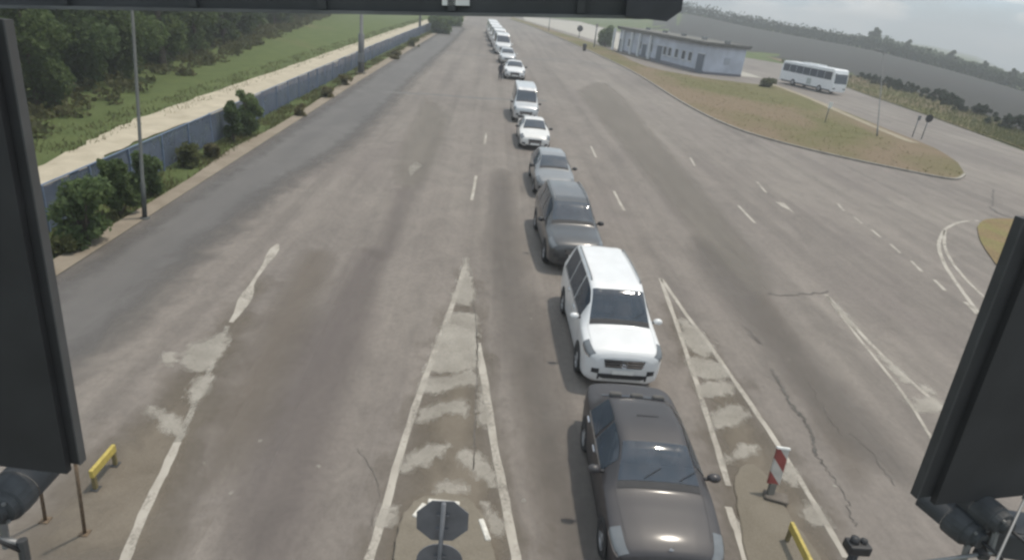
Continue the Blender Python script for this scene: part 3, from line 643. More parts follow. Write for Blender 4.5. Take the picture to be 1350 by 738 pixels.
        if K['rails']:
            P = [sh.S(x, 4.22, sd)+Vector((0, 0, .045 if 2.1 < x < 4.15 else .0)) for x in (2.0, 2.12, 2.5, 3, 3.5, 4.0, 4.14, 4.25)]
            MB().tube(P, .018, 6).build('roof_rail', STEEL, root, True)
    zb = {'sedan': (.34, .62, .40), 'suv': (.62, .80, .42), 'mpv': (.66, .86, .50), 'van': (.62, .86, .5), 'hatch': (.46, .62, .40)}[kind]
    g = sh.fpatch(-zb[2], zb[2], zb[0], zb[1], 9, 3, .010, .12).build('grille', BLK, root)
    if detail > 0:
        for k in range(3 if kind != 'sedan' else 2):
            z = zb[0]+(zb[1]-zb[0])*(k+.6)/3.2; sh.fpatch(-zb[2]*.92, zb[2]*.92, z, z+.028, 9, 2, .022).build('grille_bar', CHROME, g)
        zi = {'sedan': (.22, .31, .66), 'suv': (.36, .52, .6), 'mpv': (.34, .50, .60), 'van': (.40, .55, .6), 'hatch': (.28, .40, .55)}[kind]
        sh.fpatch(-zi[2], zi[2], zi[0], zi[1], 9, 3, .012).build('lower_intake', INT, root)
        for sd in (1, -1): sh.fpatch(sd*.58, sd*.76, zi[1]+.0, zi[1]+.12, 4, 3, .010).build('fog_lamp', INT, root)
        sh.fpatch(-.26, .26, zi[1]+.005, zi[1]+.115, 5, 2, .030).build('number_plate', WHITEP, root)
    if detail > 1:
        e = star(.075 if kind == 'mpv' else .04).build('emblem', CHROME, root)
        if kind == 'mpv': e.location = (-sh.front(0, (zb[0]+zb[1])/2)+.04, 0, (zb[0]+zb[1])/2+.01)
        else: e.location = (-.10, 0, sh.sec(.10)[6][1]+.045); MB().tube([(-.10, 0, sh.sec(.1)[6][1]-.01), (-.10, 0, sh.sec(.1)[6][1]+.02)], .008, 5).build('emblem_stalk', CHROME, root)
        # bonnet shut lines and wipers
        for sd in (1, -1): sh.patch(.30, K['ws'][0]-.10, 3.93, 3.955, sd, 10, 2, .004).build('bonnet_seam', INT, root)
        for sd in (-.25, .35):
            a = sh.S(K['ws'][0]+.02, 5.5, 1 if sd > 0 else -1); MB().tube([(a.x, sd, a.z+.02), (a.x-.16, sd+.30, a.z+.12)], .008, 4).build('wiper', BLK, root)
        if kind == 'sedan':
            P = sh.S(2.53, 6); MB().box((P.x, 0, P.z+.012), (.02, .4, .004)).build('roof_seam', INT, root)
    return root
def cpaint(name, col, metal=0, rough=.3): return mat(name, col, rough, metal, .05, 2.5, coat=.8)
P_BLACK = mat('black_car_paint', (.040, .037, .040), .5, .1, .06, 2.5, coat=.25)
P_WHITE = cpaint('white_car_paint', (.66, .665, .67), 0, .4); P_DGREY = cpaint('graphite_car_paint', (.060, .061, .064), .3, .38)
P_SILV = cpaint('silver_car_paint', (.22, .225, .23), .4, .38); P_SILV2 = cpaint('pale_silver_car_paint', (.55, .56, .57), .4, .35); P_WHITE2 = cpaint('cream_white_car_paint', (.64, .63, .61), 0, .4)
QG = 'cars waiting in the queue'
car('sedan_car', 'sedan', (873, 782), P_BLACK, 'black sedan with star emblem on its bonnet, first in the queue', 'car', QG, -1.0, 1.05, 2)
car('family_car', 'mpv', (815, 519), P_WHITE, 'tall white roof-railed family car directly behind the black sedan', 'car', QG, .8, (1.05, 1.0, 1.08), 2)
car('sport_utility_car', 'suv', (756, 362), P_DGREY, 'dark grey off-road car behind the big white family car', 'car', QG, 2.0, (1.14, 1.02, 1.12), 1, ragtop=BLK)
car('hatchback_car', 'hatch', (730, 263), P_SILV, 'silver grey hatchback between the dark grey off-roader and a white sedan', 'car', QG, 1.0, (1.12, 1.04, 1.08), 1, ragtop=BLK)
car('sedan_car', 'sedan', (704, 199), P_WHITE2, 'white sedan with black mirror behind the silver grey hatchback', 'car', QG, .5, (1.15, 1.03, 1.06), 1, ragtop=BLK)
car('passenger_van', 'van', (692, 163), P_SILV2, 'pale silver van with a bright roof behind the second white car', 'van', QG, .5, (1.0, .95, .98), 1, ragtop=BLK)
car('sedan_car', 'sedan', (678, 106), P_WHITE, 'white car in the queue beside the person standing on the road', 'car', QG, 1, 1.25, 1, ragtop=BLK)
car('hatchback_car', 'hatch', (669, 85), P_SILV2, 'small pale car just ahead of the far white vans', 'car', QG, 2, 1.2, 0)
VL = ['white van nearest of the vans at the far end of the queue', 'white van second of the vans at the far end of the queue', 'white van third of the vans at the far end of the queue', 'white van fourth of the vans at the far end of the queue', 'farthest white van, last vehicle in the queue']
for k, px in enumerate(((663, 73), (658.5, 64), (654.5, 57), (651.5, 51.5), (649.5, 46.5))):
    car('delivery_van', 'van', px, P_WHITE, VL[k], 'van', 'white vans at the end of the queue', 3, (1.35, 1.25, 1.2), 0)

# ------------------------------------------------------------------ bus
A = G(1094, 125); B = G(1027, 109); hd = math.atan2(A.y-B.y, A.x-B.x); Lb = 12.0; Hb = 3.5; Wb = 2.5
bus = tag(empty('coach_bus', A + Vector((-math.sin(hd), math.cos(hd), 0))*Wb/2, hd), 'white coach with a dark window band parked beside the pale building', 'bus')
BW = cpaint('bus_white', (.78, .79, .80))
def rbox(mb, x0, x1, y0, y1, z0, z1): return mb.box(((x0+x1)/2, (y0+y1)/2, (z0+z1)/2), (x1-x0, y1-y0, z1-z0))
pr = [(-Lb, .40), (-Lb-.05, 1.6), (-Lb+.08, 3.25), (-Lb+.35, 3.45), (-.7, 3.5), (-.35, 3.38), (-.12, 2.6), (.0, 1.3), (-.02, .40)]
mb = MB(); n = len(pr)
mb.v = [(x, -Wb/2, z) for x, z in pr]+[(x, Wb/2, z) for x, z in pr]; mb.f = [tuple(range(n)), tuple(range(2*n-1, n-1, -1))]+[(i, i+n, (i+1) % n+n, (i+1) % n) for i in range(n)]
bevel(mb.build('body', BW, bus), .1, 3)
for sd in (-1, 1):
    for k in range(7): rbox(MB(), -11.6+k*1.58, -11.6+k*1.58+1.50, sd*Wb/2-.02, sd*Wb/2+.02, 1.95, 3.05).build('side_window', GLASS, bus)
    for x in (-2.6, -8.6):
        o = MB().lathe([(.30, -.14), (.48, -.14), (.5, -.1), (.5, .1), (.48, .14), (.28, .13)], 'Y', 20).build('wheel', RUBBER, bus, True); o.location = (x, sd*(Wb/2-.10), .5)
        MB().lathe([(.001, .15), (.12, .16), (.28, .12)], 'Y', 14).build('rim', RIMM, o)
        if sd < 0:
            o.scale = (1, -1, 1)
    rbox(MB(), -11.5, -.3, sd*Wb/2-.01, sd*Wb/2+.012, .42, .62).build('skirt', INT, bus)
    rbox(MB(), -5.6, -4.6, sd*Wb/2-.01, sd*Wb/2+.015, .75, 1.6).build('luggage_door', mat('bus_grey', (.40, .43, .42), .5), bus)
    MB().box((.18, sd*1.28, 2.75), (.16, .12, .42)).build('mirror', BLK, bus)
ws = MB(); ws.v = [(-.03+.012, -1.1, 1.55), (-.03+.012, 1.1, 1.55), (-.20+.012, 1.08, 2.85), (-.20+.012, -1.08, 2.85)]; ws.v = [(x+.035, y, z) for x, y, z in ws.v]; ws.f = [(0, 1, 2, 3)]; ws.build('windscreen', GLASS, bus)
rbox(MB(), -8.0, -4.5, -.8, .8, 3.47, 3.64).build('roof_unit', BW, bus)
for sd in (-1, 1): MB().box((.02, sd*.9, .85), (.05, .4, .18)).build('headlight', LAMPG, bus)

# ------------------------------------------------------------------ long low building
A = G(814, 68); B = Vector((34.2, 107.0, 0)); ab = (B-A); LEN = ab.length; hd = math.atan2(ab.y, ab.x)
bd = tag(empty('office_building', B, hd), 'long low pale blue-white building with flat roof and dark doors', 'building')
WALL = mat('pale_blue_render', (.44, .47, .54), .85, scale=.5, noise=.16); DARKD = mat('dark_blue_door', (.10, .12, .155), .5); ROOFM = mat('weathered_roof_edge', (.13, .125, .115), .9, scale=2, noise=.25); FRAME = mat('window_frame', (.55, .56, .58), .5)
DEP = 7.2; HB = 4.3
rbox(MB(), -LEN, 0, 0, DEP, 0, HB).build('wall', WALL, bd)
rbox(MB(), -LEN-.4, .45, -.55, DEP+.4, HB, HB+.22).build('eaves', mat('dark_eaves', (.12, .115, .11), .8), bd)
rf = rbox(MB(), -LEN-.5, .55, -.65, DEP+.5, HB+.22, HB+.55).build('roof', ROOFM, bd)
for k in range(5): rbox(MB(), -LEN+5+k*7, -LEN+5.7+k*7, 3, 3.7, HB+.55, HB+1.0).build('roof_vent', STEEL, rf)
rbox(MB(), -LEN, 0, -.06, 0, 0, .45).build('plinth', mat('dark_plinth', (.16, .155, .18), .85), bd)
rbox(MB(), 0.001, .06, 0, DEP, 0, .35).build('plinth', mat('dark_plinth', (.16, .155, .18)), bd)
def door(x, wd, hh=2.5):
    d = rbox(MB(), x, x+wd, -.10, -.02, .02, hh).build('door', DARKD, bd); rbox(MB(), x+wd-.2, x+wd-.12, -.16, -.10, 1.0, 1.2).build('handle', CHROME, d)
    rbox(MB(), x-.1, x+wd+.1, -.13, -.02, hh, hh+.12).build('door_head', FRAME, d)
def window(x, wd, z0=1.4, z1=2.9):
    w_ = MB(); 
    for a in ((x, x+wd, z0, z0+.09), (x, x+wd, z1-.09, z1), (x, x+.09, z0, z1), (x+wd-.09, x+wd, z0, z1)): rbox(w_, a[0], a[1], -.09, -.01, a[2], a[3])
    q = w_.build('window', FRAME, bd); rbox(MB(), x+.09, x+wd-.09, -.04, -.005, z0+.09, z1-.09).build('pane', GLASS, q); rbox(MB(), x-.1, x+wd+.1, -.18, -.01, z0-.08, z0).build('sill', FRAME, q)
door(-2.4, 2.0, 2.9); door(-16.5, 1.8, 2.8)
for x in (-5.4, -7.6, -10, -12.4, -14.2): window(x, 1.3)
for x in (-20, -24.5, -29): window(x, 1.6)
door(-22.4, 1.6); door(-33, 1.8)
for x in (-19, -23.5, -27, -31, -35.5): rbox(MB(), x-.2, x+.2, -.5, -.1, 0, HB).build('porch_column', mat('white_column', (.62, .64, .66), .7), bd)
rbox(MB(), -36, -18, -1.6, -.07, 0, .14).build('doorstep', CONC, bd)
MB().box((.04, 4.0, 2.2), (.06, 1.1, 1.0)).build('window_shutter', mat('shutter', (.34, .37, .42), .6), bd)
# ================================================================== gantry beam, hanging panels, signal heads (close to the camera)
bl = AT(-120, 9, 3.4)
br = CAM + ray(893, 26)*((bl-CAM).dot(_f)/ (ray(893, 26).dot(_f)))
gb = tag(empty('gantry_beam', bl), 'dark steel beam running across the top edge of the view', 'beam')
dv = (br-bl); ln = dv.length; dx = dv.normalized(); upv = Vector((0, 0, 1)); dn = dx.cross(upv).normalized(); upb = dn.cross(dx)
MB3 = Matrix((dx, -dn, upb)).transposed()
def bbox(x0, x1, y0, y1, z0, z1): 
    c = Vector(((x0+x1)/2, (y0+y1)/2, (z0+z1)/2)); return MB().box(MB3 @ c, (x1-x0, y1-y0, z1-z0), M=MB3)
bbox(-2, ln-.02, 0, .22, .012, .24).build('web', DSTEEL, gb)
bbox(-2, ln-.05, -.03, .25, 0, .0115).build('flange', mat('flange_steel', (.12, .125, .125), .6, scale=5, noise=.3), gb)
MB().add([MB3 @ Vector(q) for q in [(ln-.20, -.05, .008), (ln-.05, -.05, -.006), (ln, -.05, .03), (ln+.012, -.05, .30), (ln-.20, -.05, .30), (ln-.20, .27, .008), (ln-.05, .27, -.006), (ln, .27, .03), (ln+.012, .27, .30), (ln-.20, .27, .30)]], [(0, 1, 2, 3, 4), (9, 8, 7, 6, 5), (0, 5, 6, 1), (1, 6, 7, 2), (2, 7, 8, 3), (3, 8, 9, 4), (4, 9, 5, 0)]).build('end_bracket', mat('beam_end', (.05, .052, .06), .6, scale=5, noise=.3), gb)
bbox(ln*.695, ln*.73, -.02, -.001, .035, .06).build('label_plate', WHITEP, gb)
for k in range(6): bbox(k*ln/6+.1, k*ln/6+.13, -.02, .0, .015, .2).build('stiffener', DSTEEL, gb)
def panel(name, corner, other, top, zb, label, sgn):
    a = G(corner[0], corner[1], zb); b = G(other[0], other[1], zb); t = AT(top[0], top[1], math.hypot(a.x, a.y))
    e = (b-a).normalized(); nrm = Vector((-e.y, e.x, 0)); 
    if nrm.y < 0: nrm = -nrm
    W_ = (b-a).length; o = tag(empty(name, a), label, 'panel'); u_ = t-a
    def quadbox(x0, x1, z0, z1, d0_, d1_):
        V = []
        for dd in (d0_, d1_):
            for (x, z) in ((x0, z0), (x1, z0), (x1, z1), (x0, z1)): V.append(e*x*W_ + u_*z + nrm*dd)
        return MB().add(V, [(0, 3, 2, 1), (4, 5, 6, 7), (0, 1, 5, 4), (1, 2, 6, 5), (2, 3, 7, 6), (3, 0, 4, 7)])
    quadbox(0, 1, 0, 1, 0, .03).build('face_plate', BLACKP, o)
    quadbox(.07, 1, -.018, 1, -.03, -.001).build('housing', BLACKP, o)
    quadbox(-.012, .0, 0, 1.0, -.004, .034).build('edge_strip', mat('panel_edge', (.075, .076, .078), .6) if sgn < 0 else DSTEEL, o)
    for z in (.18, .5, .82): quadbox(.55, .62, z, z+.012, -.036, -.03).build('latch', DSTEEL, o)
    return o
panel('display_panel', (105, 612), (-60, 592), (4, 26), 6.5, 'black display panel seen from behind at the left edge of the view', -1)
panel('display_panel', (1210, 656), (1440, 632), (1352, 288), 6.5, 'black display panel seen from behind at the right edge of the view', 1)
def signal(px, z, r, label, lean=0, box=False, sc=1, yaw=0):
    p = G(px[0], px[1], z); o = tag(empty('signal_head', p, yaw), label, 'signal light', 'signal lights below the panels'); 
    MB().lathe([(.001, -.11), (r*.5, -.11), (r*.54, -.085), (r*.80, -.08), (r*.84, -.05), (r*.96, -.045), (r, .0), (r, .05)], 'Y', 20).build('housing', mat('signal_grey', (.050, .054, .059), .65, scale=14, noise=.3), o)
    v_ = MB(); n = 12
    for i in range(n+1):
        a = math.pi*(-.1+1.2*i/n)
        for y in (.05, .05+r*1.7): v_.v.append((r*math.cos(a)*1.02, y, r*math.sin(a)*1.02))
    for i in range(n): v_.f.append((2*i, 2*i+1, 2*i+3, 2*i+2))
    v_.build('visor', mat('visor_grey', (.045, .048, .053), .6), o, True)
    for a_ in (0.8, 2.3, 3.9, 5.5): MB().box((r*.7*math.cos(a_), -.088, r*.7*math.sin(a_)), (.012, .012, .012)).build('screw', STEEL, o)
    MB().tube([(0, -.11, 0), (r*.5, -.19, -.03), (r*1.4, -.17, -.12)], .009, 6).build('cable', BLK, o, True)
    MB().lathe([(r*.98, .045), (.001, .06)], 'Y', 18).build('lens', BLK, o)
    MB().tube([(0, -.06, -r*.6), (0, -.08, -r*2.2)], .016, 6).build('bracket', STEEL, o)
    return o
signal((12, 655), 6.3, .095, 'round dark signal light under the left panel')
signal((1268, 692), 6.3, .085, 'round dark signal light lowest at the right corner', yaw=.3)
signal((1303, 676), 6.42, .075, 'round dark signal light tucked right under the right panel', yaw=.3)
q = G(1338, 705, 6.25); cb = tag(empty('control_box', q, rad(-8)), 'flat dark control box in the lower right corner', 'box')
bevel(MB().box((0, 0, 0), (.36, .20, .16)).build('case', mat('box_dark', (.042, .046, .052), .5), cb), .015)
MB().box((0, 0, .083), (.33, .17, .006)).build('lid', mat('box_lid', (.05, .054, .06), .45), cb)
P0 = G(1352, 655, 6.55); P1 = G(1312, 742, 6.35); rod = tag(empty('stay_rod', P0), 'thin grey stay rod crossing the dark control box', 'rod'); MB().tube([(0, 0, 0), P1-P0], .006, 6).build('bar', STEEL, rod); MB().lathe([(.0, .012), (.012, .012), (.012, -.012), (0, -.012)], 'Z', 8).build('end_nut', STEEL, rod)
P0 = G(1190, 745, 6.2); P1 = G(1390, 716, 6.2); rl = tag(empty('support_rail', P0), 'pale metal rail under the signal lights at lower right', 'rail'); MB().tube([(0, 0, 0), P1-P0], .010, 8).build('bar', STEEL, rl, True); MB().box((P1-P0)*.5, (.05, .05, .03)).build('clamp', DSTEEL, rl)
P0 = G(-20, 708, 6.2); P1 = G(30, 716, 6.2); rl = tag(empty('support_rail', P0), 'short metal arm under the signal light at lower left', 'rail'); MB().tube([(0, 0, 0), P1-P0], .014, 8).build('bar', STEEL, rl, True); MB().tube([P1-P0+Vector((0, 0, .02)), P1-P0+Vector((.01, -.05, -.4))], .02, 8).build('stem', DSTEEL, rl)

# ------------------------------------------------------------------ signs, poles and barriers on the lot
# sign backs on the middle island
b0 = G(583, 742, .1); oc = G(583, 690, 2.25); st = tag(empty('stop_sign', (oc.x, oc.y, .10)), 'grey back of an octagonal sign above a round one on the middle island', 'sign')
h_ = 2.15; R_ = .36
MB().prism([(R_*math.cos(rad(22.5+45*k)), R_*math.sin(rad(22.5+45*k))) for k in range(8)], -.006, .006).build('octagon_plate', SIGNB, st).matrix_local = Matrix.Translation((0, .05, h_)) @ Matrix.Rotation(rad(90), 4, 'X') @ Matrix.Rotation(rad(2), 4, 'Z')
MB().prism([(.31*math.cos(rad(15*k)), .31*math.sin(rad(15*k))) for k in range(24)], -.006, .006).build('round_plate', SIGNB, st).matrix_local = Matrix.Translation((0, .05, h_-.71)) @ Matrix.Rotation(rad(90), 4, 'X')
MB().tube([(0, 0, 0), (0, 0, h_+.34)], .032, 10).build('post', SIGNB, st, True)
for z in (h_+.12, h_-.12, h_-.6, h_-.82): MB().box((0, .025, z), (.16, .03, .03)).build('clamp', SIGNB, st)
# delineator
p = G(1014, 655, .035); tp = G(1033, 590, 1.05); de = tag(empty('delineator', p), 'red and white striped marker post leaning on the right-hand island', 'marker post')
tv = tp-p; ex = Vector((1, .1, 0)).normalized(); ez = tv.normalized(); ey = ez.cross(ex).normalized(); ex = ey.cross(ez); M3 = Matrix((ex, ey, ez)).transposed()
o = MB().box((0, 0, .66), (.27, .045, .74)).build('striped_board', m_stripes(), de); o.matrix_local = M3.to_4x4(); bevel(o, .012)
o = MB().box((0, 0, .16), (.13, .07, .28)).build('stem', mat('stem_grey', (.13, .125, .11), .8), de); o.matrix_local = M3.to_4x4()
o = MB().box((0, 0, 1.045), (.28, .06, .035)).build('cap', WHITEP, de); o.matrix_local = M3.to_4x4()
bevel(MB().box((.12, -.02, .04), (.46, .28, .06), rad(-18)).build('base', mat('rubber_base', (.115, .10, .085), .9, noise=.3), de), .03)
# yellow barriers
def barrier(pa, pb, label):
    a, b = G(pa[0], pa[1], .42), G(pb[0], pb[1], .42); o = tag(empty('yellow_barrier', (a.x, a.y, 0)), label, 'barrier', 'low yellow barriers on the islands'); d = b-a; ang = math.atan2(d.y, d.x); ln_ = d.length
    o.rotation_euler = (0, 0, ang)
    bevel(MB().box((ln_/2, 0, .36), (ln_, .07, .16)).build('beam', YEL, o), .015)
    for x in (.05, ln_-.05): MB().box((x, 0, .16), (.06, .06, .28)).build('leg', mat('barrier_leg', (.16, .13, .06), .7), o); MB().box((x, 0, .012), (.14, .12, .02)).build('foot', DSTEEL, o)
barrier((119, 622), (150, 586), 'low yellow rail barrier beside the left panel'); barrier((1044, 688), (1070, 740), 'low yellow rail barrier below the striped marker post')
# thin rusty poles
for (a, b, lb) in (((60, 686), (34, 606), 'thin rusty pole nearer the left picture edge, under the left panel'), ((112, 703), (91, 622), 'thin rusty pole right of its twin, under the left panel')):
    p = G(*a); t = G(b[0], b[1], 1.75) ; o = tag(empty('rusty_pole', (p.x, p.y, 0)), lb, 'pole', 'thin poles under the left panel')
    t = Vector((p.x+(t.x-p.x)*.55, p.y+(t.y-p.y)*.25, 1.75)); MB().tube([(0, 0, 0), t-p], .026, 8).build('shaft', RUST, o, True); MB().box((0, 0, .012), (.14, .14, .02)).build('foot', RUST, o)
    q = t-p; MB().lathe([(.0, .02), (.034, .02), (.034, -.03), (0, -.03)], 'Z', 8, (q.x, q.y, q.z)).build('cap', DSTEEL, o)
# dark bollard head at the bottom edge
p = G(1132, 716, 1.15); o = tag(empty('bollard_light', (p.x, p.y, 0)), 'black two-lobed lamp head on a post at the bottom edge', 'bollard')
MB().tube([(0, 0, 0), (0, 0, 1.02)], .07, 10).build('post', BLK, o, True)
bevel(MB().box((0, 0, 1.08), (.36, .24, .18)).build('head', BLK, o), .03); MB().tube([(-.07, 0, 1.13), (-.08, .02, 1.26)], [.075, .06], 10).build('lens_hood', BLK, o, True); MB().tube([(.07, 0, 1.13), (.09, .02, 1.23)], [.06, .05], 10).build('lens_hood', BLK, o, True)
# lamp post on the left
def lamp_post(base, toppx, hgt, r, label, name='lamp_post', arm=None, m=STEEL):
    p = G(*base); t = AT(toppx[0], toppx[1], math.hypot(p.x, p.y)*1.0); ax_ = (t-p); ax_ = ax_*(hgt/ax_.z)
    o = tag(empty(name, p), label, 'lamp post'); MB().tube([(0, 0, 0), ax_*.12, ax_*.121, ax_], [r*1.35, r*1.3, r, r*.6], 10).build('pole', m, o, True)
    MB().lathe([(r*2.6, 0), (r*2.6, .03), (r*1.5, .06)], 'Z', 10).build('base_plate', m, o)
    a2 = ax_ + Vector((arm or 1.2, .1, .35)); MB().tube([ax_, ax_+Vector(((arm or 1.2)*.4, 0, .25)), a2], r*.5, 8).build('arm', m, o, True)
    bevel(MB().box(a2+Vector((.25*(1 if (arm or 1) > 0 else -1), 0, 0)), (.62, .24, .12)).build('lantern', STEEL, o), .03); return o
lamp_post((191, 288), (174, 10), 10.5, .062, 'tall grey lamp post rising beside the blue fence and shrubs on the left', m=mat('weathered_post', (.065, .072, .070), .7))
lamp_post((1156, 181), (1163, 98), 7.0, .055, 'slim grey lamp post on the grass island near the coach', arm=-.35, m=mat('pale_post', (.17, .175, .175), .7))
p = G(476, 97); o = tag(empty('steel_mast', p), 'thick dark mast standing at the fence where the pale track narrows', 'mast')
MB().tube([(0, 0, 0), (0, 0, 3.6), (0, 0, 3.62), (0, 0, 9.5)], [.30, .28, .17, .13], 10).build('pole', mat('mast_grey', (.11, .115, .12), .7), o, True); MB().box((0, 0, .05), (.9, .9, .12)).build('footing', CONC, o); MB().box((.0, -.33, 1.5), (.5, .12, .8)).build('cabinet', STEEL, o)
p = G(553, 46); o = tag(empty('steel_mast', p), 'far grey mast at the bend of the pale track', 'mast'); MB().tube([(0, 0, 0), (0, 0, 8)], [.26, .15], 8).build('pole', STEEL, o, True); MB().box((0, 0, .1), (.9, .9, .2)).build('footing', CONC, o)
def road_sign(px, hgt, r, label, m, shape='round', pole=.05):
    p = G(*px); o = tag(empty('road_sign', (p.x, p.y, .1)), label, 'sign'); MB().tube([(0, 0, 0), (0, 0, hgt)], pole, 8).build('post', STEEL, o, True)
    if shape == 'round': MB().prism([(r*math.cos(rad(20*k)), r*math.sin(rad(20*k))) for k in range(18)], -.02, .02).build('plate', m, o).matrix_local = Matrix.Translation((0, -.08, hgt-r)) @ Matrix.Rotation(rad(90), 4, 'X')
    else: MB().box((0, -.08, hgt-r), (1.3*r, .04, 2*r)).build('plate', m, o)
    return o
road_sign((1214, 185), 2.3, .36, 'dark round sign on a short post by the side road', BLK)
road_sign((1202, 182), 2.0, .22, 'small grey square sign left of the dark round sign', STEEL, 'sq')
road_sign((1087, 163), 2.0, .28, 'post with a small white plate on the grass island below the coach', WHITEP, 'sq')
road_sign((763, 51), 3.0, .75, 'dark round sign beyond the kerb left of the building', BLK, pole=.09)
road_sign((783, 63), 4.6, .35, 'tan post with a plate at the corner of the yard', RUST, 'sq', .14)
road_sign((723, 42), 5.2, .35, 'thin grey post on the far kerb strip', STEEL, 'sq', .10)
p = G(770, 68); o = tag(empty('litter_bin', (p.x, p.y, .11)), 'small dark litter bin on the kerb left of the building', 'bin'); MB().lathe([(.30, 0), (.40, 1.1), (.42, 1.12), (.34, 1.12)], 'Z', 12).build('drum', BLK, o, True); MB().lathe([(.44, 1.12), (.40, 1.25), (.001, 1.32)], 'Z', 12).build('lid', DSTEEL, o, True)

# ------------------------------------------------------------------ blue mesh fence on the left
FX = -13.75; PAN = 2.6; FH = 1.5
fence = tag(empty('mesh_fence', (FX, 12, -.05)), 'blue-grey mesh fence on posts between the road and the dirt track', 'fence')
me_p = MB().box((0, PAN/2, FH/2+.05), (.02, PAN-.08, FH-.1)); pm = bpy.data.meshes.new('panel'); pm.from_pydata(me_p.v, [], me_p.f); pm.materials.append(MESHM)
pp = MB().box((0, 0, FH/2+.04), (.07, .07, FH+.08)); pq = bpy.data.meshes.new('post'); pq.from_pydata(pp.v, [], pp.f); pq.materials.append(STEELB)
rr = MB().tube([(0, 0, 0), (0, PAN, 0)], .03, 6); rq = bpy.data.meshes.new('rail'); rq.from_pydata(rr.v, [], rr.f); rq.materials.append(STEELB)
def fx(y): return 0 if y < 70 else (y-70)*.012
for k in range(62):
    y = k*PAN
    o = link('post', pq, None, fence); o.location = (fx(y), y, random.uniform(-.04, .02)); o.rotation_euler = (random.uniform(-.02, .02), random.uniform(-.03, .03), 0)
    if k == 61: break
    o = link('panel', pm, None, fence); o.location = (fx(y), y, random.uniform(-.03, .03)); o.rotation_euler = (0, random.uniform(-.02, .02), -math.atan2(fx(y+PAN)-fx(y), PAN))
    for z in (FH+.06,): o = link('rail', rq, None, fence); o.location = (fx(y), y, z); o.rotation_euler = (0, 0, -math.atan2(fx(y+PAN)-fx(y), PAN))

# ================================================================== vegetation
def leaves(centres, radii, n, size, flat=1.0, shell=.55):
    C_ = np.array(centres, float); R_ = np.array(radii, float); k = RNG.choice(len(C_), n, p=(R_**2)/(R_**2).sum())
    d = RNG.normal(size=(n, 3)); d /= np.linalg.norm(d, axis=1)[:, None]; rr_ = R_[k]*(shell+(1.08-shell)*RNG.random(n)**.7)
    P = C_[k]+d*rr_[:, None]*np.array([1, 1, flat])
    a = RNG.normal(size=(n, 3)); a /= np.linalg.norm(a, axis=1)[:, None]; b = np.cross(a, RNG.normal(size=(n, 3))); b /= np.linalg.norm(b, axis=1)[:, None]
    s = (size*(.6+.9*RNG.random(n)))[:, None]
    V = np.stack([P-a*s, P+b*s*.55, P+a*s, P-b*s*.55], 1).reshape(-1, 3); F = np.arange(4*n).reshape(-1, 4); return V, F
def npmesh(name, V, F, m):
    me = bpy.data.meshes.new(name); V = np.asarray(V, np.float32); F = np.asarray(F, np.int32); nf = len(F); k = F.shape[1]
    me.vertices.add(len(V)); me.vertices.foreach_set('co', V.ravel()); me.loops.add(nf*k); me.loops.foreach_set('vertex_index', F.ravel())
    me.polygons.add(nf); me.polygons.foreach_set('loop_start', np.arange(0, nf*k, k, dtype=np.int32)); me.update(calc_edges=True); me.materials.append(m); return me
def tree_mesh(h, spread, nb, nl, ls, m, low=.12):
    cs, rs = [], []; tr = MB(); tr.tube([(0, 0, -.3), (.05, .03, h*.3), (-.06, .05, h*.6), (.03, 0, h*.88)], [h*.022, h*.017, h*.011, h*.004], 8)
    for i in range(nb):
        z = h*(low+(.95-low)*(i+.5)/nb); q = math.sin(math.pi*min(1, (z/h-low+.12)/(1.06-low)))**.7; a = random.uniform(0, 6.28); d = spread*q*random.uniform(.25, .85)
        c = (d*math.cos(a), d*math.sin(a), z+random.uniform(-.3, .3)); cs.append(c); rs.append(spread*random.uniform(.30, .50)*(.55+.45*q))
        if i % 2 == 0: tr.tube([(0, 0, max(.4, z-h*.14)), (c[0]*.5, c[1]*.5, z-h*.04), c], [h*.008, h*.005, h*.002], 5)
    V, F = leaves(cs, rs, nl, ls, .85, .35); cr = npmesh('crown', V, F, m); t = bpy.data.meshes.new('trunk'); t.from_pydata([tuple(p) for p in tr.v], [], tr.f); t.materials.append(BARK); return t, cr
TV = [tree_mesh(11, 3.4, 17, 7000, .19, LEAF, .06), tree_mesh(13, 3.0, 18, 7000, .19, LEAF, .05), tree_mesh(9, 3.6, 15, 7000, .18, LEAF, .04), tree_mesh(12, 2.4, 16, 6000, .18, LEAF, .06)]
def plant_tree(name, var, loc, sc, label, group, cat='tree', rz=None):
    o = empty(name, loc, random.uniform(0, 6.28) if rz is None else rz); o.scale = (sc*random.uniform(.9, 1.12), sc*random.uniform(.9, 1.12), sc); tag(o, label, cat, group)
    link('trunk', var[0], None, o); link('crown', var[1], None, o); return o
# wood beyond the dirt track: the outer rows one by one, the depth behind as one mass
edge = [(-10, -23), (20, -23), (30, -23.5), (40, -24.8), (60, -27), (85, -30.5), (120, -35), (160, -39), (230, -47)]
def ex_(y): return float(np.interp(y, [e[0] for e in edge], [e[1] for e in edge]))
y = 19; k = 0
while y < 215:
    x = ex_(y)+random.uniform(-1.2, .8)
    plant_tree('wood_tree', random.choice(TV), (x-1.2, y, -.1), random.uniform(.62, .95), 'leafy green tree in the front row of the wood beyond the dirt track', 'trees in the front row of the wood')
    if random.random() < .8: plant_tree('wood_tree', random.choice(TV), (x-5.2-random.random()*2, y+random.uniform(0, 3), -.1), random.uniform(.9, 1.2), 'tall green tree standing behind the front row of the wood', 'trees behind the front row of the wood')
    y += random.uniform(3.2, 5.2)*(1+y/260)
cs, rs = [], []
for _ in range(900):
    y = random.uniform(10, 380); x = ex_(y)-random.uniform(8, 40+y*.15); cs.append((x, y, random.uniform(1, 10))); rs.append(random.uniform(1.6, 3.2))
